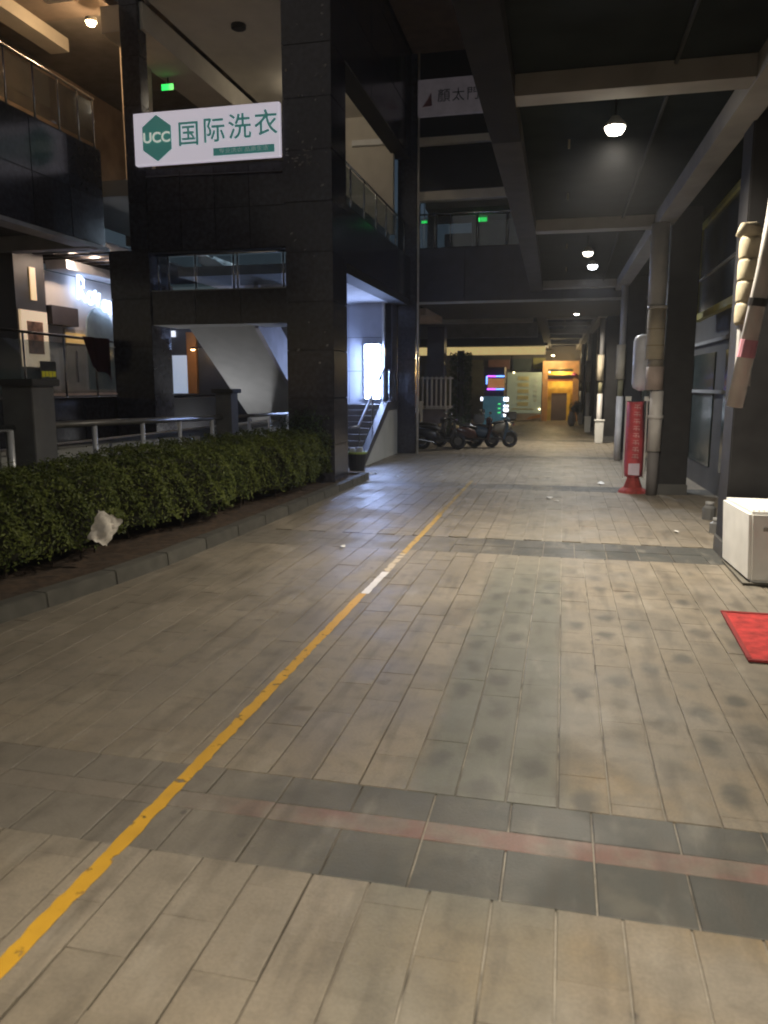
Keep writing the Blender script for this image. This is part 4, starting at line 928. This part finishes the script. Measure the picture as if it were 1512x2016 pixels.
B(-3.5, -1.36, 49.9, 50.0, 0.5, 3.05).obj('panel', mat('board_green', (0.36, 0.42, 0.34), 0.6, var=0.1, emit=(.4, .45, .32), estr=0.16), nb)  # faint emission put in place of lamplight on the board
for x in (-3.4, -1.46): B(x - .04, x + .04, 50.0, 50.1, 0, 3.1).obj('leg', DKSTEEL, nb)
PRN = mat('board_print', (0.55, 0.52, 0.28), 0.6)
for k in range(5): B(-2.85, -2.15, 49.885, 49.9, 2.55 - 0.4 * k, 2.8 - 0.4 * k).obj('print_block', PRN, nb)
for k in range(5): B(-1.85, -1.62, 49.885, 49.9, 2.45 - 0.3 * k, 2.6 - 0.3 * k).obj('print_block', mat('board_print_pale', (0.45, 0.5, 0.45), 0.6), nb)
B(-3.2, -1.8, 49.885, 49.9, 0.72, 0.8).obj('print_line', PRN, nb)
MB().lathe((-1.45, 49.85, 0.72), [(0.02, 0), (0.06, .03), (0.02, .08)], 10).obj('lamp', emis('portal_lamp', (1, .8, .45), 8), nb)
MB().lathe((-3.1, 49.85, 3.0), [(0.02, 0), (0.06, .03), (0.02, .08)], 10).obj('lamp', emis('portal_lamp', (1, .8, .45), 8), nb)
bb = thing('barrier_banner', 'low orange and white banner under the notice board', 'banner', (-2.2, 49.5, 0))
B(-3.0, -1.3, 49.5, 49.56, 0.06, 0.48).obj('sheet', mat('banner_pale', (0.5, 0.42, 0.36), 0.6), bb)
MB().extr([(-2.3, 0.1), (-1.35, 0.25), (-1.35, 0.45), (-2.0, 0.3)], 'y', 49.48, 49.5).obj('orange_stripe', mat('stripe_orange', (0.6, 0.28, 0.08), 0.6), bb)
for x in (-2.95, -1.35): B(x, x + .05, 49.56, 49.62, 0, 0.5).obj('leg', DKSTEEL, bb)
ki = thing('food_kiosk', 'dark kiosk with purple and blue light tubes round its menu', 'kiosk', (-3.6, 42, 0))
B(-4.15, -3.1, 42.0, 43.2, 0, 3.2).obj('body', mat('kiosk_dark', (0.05, 0.045, 0.06), 0.5), ki)
B(-3.98, -3.1, 41.96, 42.0, 2.1, 2.6).obj('menu', mat('kiosk_menu', (0.5, 0.22, 0.07), 0.5, emit=(.7, .3, .1), estr=0.35), ki)
for z in (2.0, 2.68):
    B(-4.0, -3.55, 41.9, 41.95, z, z + .07).obj('light_tube', emis('tube_purple', (0.55, 0.1, 1.0), 3.0), ki); B(-3.54, -3.1, 41.9, 41.95, z, z + .07).obj('light_tube', emis('tube_blue', (0.15, 0.35, 1.0), 3.0), ki)
B(-4.06, -4.0, 41.9, 41.95, 2.3, 2.72).obj('light_tube', emis('tube_blue', (0.15, 0.35, 1.0), 3.0), ki)
vm_ = thing('vending_machine', 'teal vending machine with white lit side panel', 'machine', (-3.5, 41, 0))
B(-4.1, -2.95, 40.9, 41.7, 0.0, 1.66).obj('cabinet', mat('vend_teal', (0.10, 0.24, 0.30), 0.4, emit=(.1, .3, .4), estr=0.16), vm_)
for k, z in enumerate((1.42, 1.12, 0.84, 0.62)): B(-3.02, -2.78, 40.84, 40.9, z, z + (0.2 if k != 1 else .1)).obj('lit_panel', emis('vend_white', (0.8, 0.85, 1.0), 4.0), vm_)
for k, z in enumerate((1.25, 1.02, 0.8)): B(-3.32, -3.18, 40.86, 40.9, z, z + 0.05).obj('display', emis('vend_green', (0.05, 0.9, 0.2), 1.2), vm_)
B(-4.22, -4.12, 40.86, 40.95, 1.45, 1.62).obj('lit_panel', emis('vend_white', (0.8, 0.85, 1.0), 4.0), vm_)
# passage under the bridge
fc = thing('far_column', 'dark purple granite column beyond the parked scooters', 'column', (-5.9, 36, 0))
B(-6.25, -5.45, 36, 36.8, -0.05, 4.9).obj('shaft', mat('column_purple', (0.06, 0.045, 0.06), 0.4), fc); B(-6.3, -5.4, 35.95, 36.85, -0.05, 0.3).obj('base', MATS['plinth'], fc)
fv = thing('vine_column', 'tall dark green climbing plant behind the scooters', 'plant', (-4.9, 38, 0))
P = RNG.uniform(-1, 1, (2600, 3)); Q = np.stack([-4.95 + 0.52 * P[:, 0], 38.2 + 0.3 * P[:, 1], 1.95 + 1.85 * P[:, 2]], 1)
leaf_obj('foliage', Q, np.tile([0.3, -1, 0.2], (len(Q), 1)), 0.07, LEAF2, fv)
MB().tube([(-4.95, 38.2, 0), (-4.95, 38.2, 3.9)], 0.18, 8).obj('post', BLACKP, fv)
shrub((-4.7, 33.2, 0.45), 1.0, 0.4, 0.55, 900, 0.06, 'low dark green bush behind the parked scooters')
fe = thing('baluster_fence', 'pale metal fence of upright bars behind the first scooter', 'fence', (-5.6, 33, 1.3))
for k in range(7): B(-5.95 + 0.2 * k, -5.88 + 0.2 * k, 33.0, 33.05, 1.25, 2.6).obj('bar', mat('fence_pale', (0.45, 0.42, 0.40), 0.5), fe)
for z in (1.3, 2.5): B(-6.0, -4.6, 33.06, 33.1, z, z + .06).obj('rail', MATS['fence_pale'], fe)
fw = thing('plinth_wall', 'dark purple plinth wall under the pale fence', 'wall', (-5.6, 33.4, 0))
B(-9, -4.9, 32.9, 33.6, -0.05, 1.22).obj('wall_body', mat('plinth_purple', (0.09, 0.075, 0.085), 0.6), fw); B(-9, -4.85, 32.85, 33.65, 1.22, 1.27).obj('coping', CONC, fw)
ub = thing('passage_ceiling', 'low beamed ceiling of the passage under the bridge', 'ceiling', (-4, 36, 4.8))
B(-9, -1.3, 31.1, 45.8, 5.2, 5.4).obj('slab', CEIL, ub); B(-9, -1.3, 32.0, 32.3, 4.72, 5.2).obj('beam', BEAM, ub); B(-9, -1.3, 38.0, 38.4, 4.5, 5.2).obj('beam', MATS['beam_dim'], ub)
B(-6.5, -4.6, 26.2, 29.8, 4.55, 4.78).obj('lit_soffit_patch', mat('lit_soffit_tint', (0.42, 0.33, 0.28), 0.8), ub)  # pinkish patch: lamplight on the ceiling put into the colour
# planter vase near the gate
va = thing('potted_plant', 'bushy plant in a pale vase near the far gate', 'plant', (0.55, 44.6, 0))
MB().lathe((0.5, 44.6, 0), [(0.14, 0), (0.24, 0.25), (0.22, 0.5), (0.13, 0.72), (0.17, 0.8)], 14).obj('vase', mat('vase', (0.6, 0.52, 0.42), 0.6), va, smooth=True)
P = RNG.normal(0, 1, (500, 3)); P /= np.linalg.norm(P, axis=1, keepdims=True); Q = P * RNG.uniform(0.4, 1, (500, 1)) * [[0.42, 0.42, 0.4]] + [[0.75, 44.6, 1.0]]
leaf_obj('foliage', Q, P, 0.07, LEAF2, va); MB().tube([(0.5, 44.6, 0.7), (0.72, 44.6, 1.0)], 0.03, 6).obj('stem', MATS['bark'], va)
for i, (y, h, w) in enumerate(((31.2, 0.85, 0.34), (38.6, 0.7, 0.3), (46.2, 0.6, 0.26))):
    t = thing('white_bin', ['pale bin standing by the second dark pillar', 'pale bin standing by the fourth dark pillar', 'small pale bin near the vase'][i], 'bin', (xr(y) - 0.1, y, 0))
    x = xr(y) - 0.12; MB().hexa([(x - w / 2.3, y - w / 2, 0), (x + w / 2.3, y - w / 2, 0), (x + w / 2.3, y + w / 2, 0), (x - w / 2.3, y + w / 2, 0), (x - w / 2, y - w / 2, h), (x + w / 2, y - w / 2, h), (x + w / 2, y + w / 2, h), (x - w / 2, y + w / 2, h)]).obj('body', WBM, t, 0.02)
    B(x - w / 2 - .02, x + w / 2 + .02, y - w / 2 - .02, y + w / 2 + .02, h, h + .06).obj('lid', MATS['cabinet_white'], t, 0.015)

# ------------------------------------------------------------------ scooters
def scooter(loc, rz, colr, label, box=None, shield=None, name='scooter', ap=0):
    t = thing(name, label, 'scooter', (0, 0, 0), 'scooters parked under the bridge')
    body = mat('scooter_paint_' + '_'.join('%02d' % int(c * 100) for c in colr), colr, 0.25, var=0.05)
    chrome = MATS['stainless_steel']
    for x in (-0.62, 0.62):
        tp = []
        prof = [(0.215 + 0.07 * math.cos(a), 0.065 * math.sin(a)) for a in np.linspace(0, 2 * math.pi, 9)[:-1]]
        n = 20; vs = []; fs = []
        for k in range(n):
            a = 2 * math.pi * k / n
            for r, w in prof: vs.append((x + r * math.cos(a), w, 0.29 + r * math.sin(a)))
        for k in range(n):
            for j in range(8): fs.append((k * 8 + j, k * 8 + (j + 1) % 8, ((k + 1) % n) * 8 + (j + 1) % 8, ((k + 1) % n) * 8 + j))
        w = MB().add(vs, fs).obj('wheel', RUBBER, t, smooth=True)
        rim = MB()
        for k in range(5):
            a = 2 * math.pi * k / 5; rim.tube([(x, 0, 0.29), (x + 0.21 * math.cos(a), 0, 0.29 + 0.21 * math.sin(a))], 0.018, 6)
        rim.tube([(x, -0.05, 0.29), (x, 0.05, 0.29)], 0.13, 14); rim.obj('rim', mat('rim_dark', (0.10, 0.10, 0.10), 0.4, 0.6), w)
        MB().extr([(x + 0.32 * math.cos(a), 0.29 + 0.32 * math.sin(a)) for a in np.linspace(0.4, 2.5, 8)] + [(x + 0.30 * math.cos(a), 0.29 + 0.30 * math.sin(a)) for a in np.linspace(2.5, 0.4, 8)], 'y', -0.07, 0.07).obj('mudguard', body, t)
    def loft(secs, nm, m):
        vs = []; fs = []
        for (x, zc, hw, hh) in secs:
            for k in range(10):
                a = 2 * math.pi * k / 10; vs.append((x, hw * math.copysign(abs(math.cos(a)) ** 0.7, math.cos(a)), zc + hh * math.copysign(abs(math.sin(a)) ** 0.7, math.sin(a))))
        for i in range(len(secs) - 1):
            for k in range(10): fs.append((i * 10 + k, i * 10 + (k + 1) % 10, i * 10 + 10 + (k + 1) % 10, i * 10 + 10 + k))
        fs += [tuple(range(10)), tuple((len(secs) - 1) * 10 + k for k in range(10))]
        return MB().add(vs, fs).obj(nm, m, t, smooth=True)
    loft([(-0.90, 0.74, 0.07, 0.05), (-0.72, 0.66, 0.16, 0.15), (-0.4, 0.57, 0.20, 0.22), (-0.12, 0.50, 0.19, 0.20), (-0.0, 0.40, 0.15, 0.11)], 'rear_body', body)
    loft([(-0.72, 0.80, 0.10, 0.03), (-0.45, 0.81, 0.15, 0.055), (-0.15, 0.76, 0.15, 0.05), (0.0, 0.72, 0.10, 0.035)], 'seat', BLACKP)
    MB().extr([(-0.15, 0.30), (0.35, 0.28), (0.42, 0.34), (-0.12, 0.38)], 'y', -0.15, 0.15).obj('floorboard', BLACKP, t)
    MB().extr([(0.34, 0.30), (0.42, 0.28), (0.56, 0.80), (0.50, 0.98), (0.44, 0.98), (0.46, 0.80)], 'y', -0.17, 0.17).obj('leg_shield', shield or body, t, 0.02)
    MB().tube([(0.62, 0.0, 0.29), (0.48, 0, 0.98)], 0.03, 8).obj('fork', chrome, t)
    loft([(0.40, 1.0, 0.10, 0.07), (0.50, 1.02, 0.12, 0.09), (0.60, 0.98, 0.07, 0.06)], 'handlebar_cowl', body)
    MB().tube([(0.36, -0.36, 1.04), (0.46, -0.14, 1.02), (0.46, 0.14, 1.02), (0.36, 0.36, 1.04)], 0.018, 8).obj('handlebar', BLACKP, t, smooth=True)
    for s in (-1, 1):
        mi = MB().tube([(0.42, 0.2 * s, 1.03), (0.40, 0.27 * s, 1.22)], 0.008, 6).obj('mirror', BLACKP, t)
        MB().lathe((0.40, 0.28 * s, 1.20), [(0.01, 0), (0.05, .02), (0.05, .08), (0.01, .1)], 10).obj('mirror_glass', chrome, mi)
    MB().lathe((0.58, 0, 0.80), [(0.02, -0.05), (0.07, -0.03), (0.07, 0.04), (0.02, 0.06)], 12).obj('headlight', mat('lens_amber', (0.75, 0.6, 0.35), 0.15), t, smooth=True)
    B(-0.90, -0.84, -0.06, 0.06, 0.66, 0.72).obj('tail_light', mat('lens_red', (0.4, 0.02, 0.02), 0.2), t)
    MB().tube([(-0.05, 0.12, 0.3), (-0.12, 0.22, 0.0)], 0.014, 6).obj('kickstand', chrome, t)
    MB().tube([(-0.2, -0.14, 0.27), (-0.75, -0.17, 0.36)], [0.03, 0.045], 8).obj('exhaust', chrome, t)
    MB().tube([(-0.5, 0.13, 0.72), (-0.85, 0.12, 0.84), (-0.85, -0.12, 0.84), (-0.5, -0.13, 0.72)], 0.013, 6).obj('grab_rail', chrome, t)
    if box:
        b = B(-0.98, -0.62, -0.2, 0.2, 0.87, 1.16).obj('top_box', box, t, 0.03); B(-0.97, -0.63, -0.19, 0.19, 1.165, 1.19).obj('lid', BLACKP, b, 0.01)
    t.location = loc; t.rotation_euler = (0, 0, math.radians(rz))
    return t
scooter((-4.15, 26.7, 0), 8, (0.03, 0.03, 0.035), 'black scooter nearest the thin downpipe, front wheel toward the lane')
scooter((-3.75, 28.0, 0), 192, (0.05, 0.05, 0.055), 'charcoal scooter parked second behind the black one', box=mat('box_grey', (0.12, 0.12, 0.12), 0.5))
scooter((-3.0, 27.7, 0), 30, (0.06, 0.03, 0.03), 'dark maroon scooter in the middle of the parked row', name='scooter')
scooter((-2.45, 28.1, 0), 12, (0.05, 0.09, 0.14), 'dark blue scooter at the lane end of the parked row')
scooter((-2.75, 31.0, 0), 200, (0.06, 0.06, 0.06), 'scooter with white leg shield at the back of the parked row', shield=mat('shield_white', (0.6, 0.58, 0.54), 0.4), box=BLACKP)
scooter((-4.6, 28.9, 0), 5, (0.04, 0.045, 0.04), 'dark scooter half hidden behind the downpipe', box=MATS['box_grey'])

# ------------------------------------------------------------------ paper in the hedge, litter
pm = MB(); NX, NY = 9, 11; C0 = Vector((hfront(8.0) + 0.12, 7.85, 0.56)); ER = Vector((0.80, 0.60, 0.0)); EN = Vector((0.55, -0.80, 0.25)).normalized(); EU = Vector((0, 0, 1))
for side in (1, -1):
    for j in range(NY + 1):
        for i in range(NX + 1):
            u, v = i / NX - .5, j / NY - .5
            ca, sa = math.cos(0.5), math.sin(0.5); w_ = 0.27 * (1 + 0.25 * v); p_, q_ = w_ * u * ca + 0.36 * v * sa, -w_ * u * sa + 0.36 * v * ca
            puff = 0.05 * (1 - (2 * u) ** 2) * (0.6 - v) * side
            edge_ = i in (0, NX) or j in (0, NY)
            cr = 0 if edge_ else 0.018 * math.sin(5 * u + 7 * v + side) + random.uniform(-.010, .010)
            pm.v.append(C0 + ER * (p_ + 0.01 * math.sin(20 * v)) + EU * (q_ + 0.012 * math.sin(18 * u)) + EN * (puff + cr))
    o_ = 0 if side == 1 else (NX + 1) * (NY + 1)
    for j in range(NY):
        for i in range(NX): a = o_ + j * (NX + 1) + i; pm.f.append((a, a + 1, a + NX + 2, a + NX + 1))
o = pm.obj('paper_bag', mat('paper_white', (0.66, 0.61, 0.54), 0.8, var=0.25, scale=10), smooth=True); tag(o, 'crumpled white paper bag caught in the hedge front', 'paper')
LIT = mat('litter_white', (0.62, 0.60, 0.58), 0.7)
for i, (x, y, s) in enumerate(((-4.0, 19.6, .05), (-3.6, 19.4, .04), (-2.9, 18.9, .05), (-4.35, 17.2, .06), (-3.9, 18.4, .035), (-0.2, 15.4, .07), (-0.05, 15.0, .05), (0.9, 18.0, .09), (-2.9, 10.0, .05), (1.75, 12.2, .05), (-4.6, 18.7, .1), (-4.9, 18.3, .12))):
    a = random.uniform(0, 3); v = []
    for k in range(6):
        t = a + k * math.pi / 3; r = s * random.uniform(.6, 1.2); v.append((x + r * math.cos(t), y + r * 1.3 * math.sin(t), 0.006 + random.uniform(0, .03) * (s / .05)))
    v.append((x, y, 0.02 + s * .3))
    o = MB().add(v, [(k, (k + 1) % 6, 6) for k in range(6)]).obj('paper_scrap', LIT); tag(o, {3: 'white paper scrap on the paving at the end of the planter kerb', 5: 'larger of two white scraps in the middle of the right lane', 6: 'smaller of two white scraps in the middle of the right lane', 7: 'flat white scrap on the paving by the red banner', 8: 'small white scrap on the paving left of the faded line', 9: 'small white scrap near the shop wall before the dark pillar', 10: 'white paper sheet on the ground beside the black tub', 11: 'largest white sheet on the ground near the black tub'}.get(i, 'small white paper scrap on the paving before the entrance steps'), 'litter', 'litter scraps on the paving')
    o.modifiers.new('thick', 'SOLIDIFY').thickness = 0.003
# clutter by the shop wall between the pillars
JAR = mat('clutter_grey', (0.10, 0.10, 0.10), 0.3)
for i, (x, y, r, h) in enumerate(((2.45, 13.6, .11, .26), (2.6, 12.9, .10, .3), (2.35, 12.3, .12, .2), (2.6, 11.9, .09, .26), (2.3, 11.5, .1, .16))):
    o = thing('plastic_jar', ['grey jar by the shop wall, farthest from the white cabinet', 'tallest grey jar in the row by the shop wall', 'widest grey jar by the shop wall', 'narrow grey jar by the shop wall, second from the white cabinet', 'squat grey jar by the shop wall, closest to the white cabinet'][i], 'jar', (x, y, 0), 'jars left by the shop wall')
    MB().lathe((x, y, 0), [(r, 0), (r, h * .75), (r * .6, h * .9), (r * .6, h)], 12).obj('body', JAR, o, smooth=False); MB().lathe((x, y, h), [(r * .66, 0), (r * .66, .03)], 12).obj('lid', mat('jar_lid', (0.3, 0.3, 0.3), 0.4), o)

# ------------------------------------------------------------------ haze volume added to imitate lens bloom round the lamps
hz = bpy.data.materials.new('bloom_haze'); hz.use_nodes = True; hn = hz.node_tree.nodes; hn.remove(hn['Principled BSDF'])
pv = hn.new('ShaderNodeVolumePrincipled'); pv.inputs['Color'].default_value = (0.92, 0.94, 1, 1); pv.inputs['Density'].default_value = 0.0009; pv.inputs['Anisotropy'].default_value = 0.5
hz.node_tree.links.new(pv.outputs[0], hn['Material Output'].inputs['Volume'])
o = B(-22, 9, -9, 56, -1.3, 17).obj('haze', hz); o['kind'] = 'stuff'
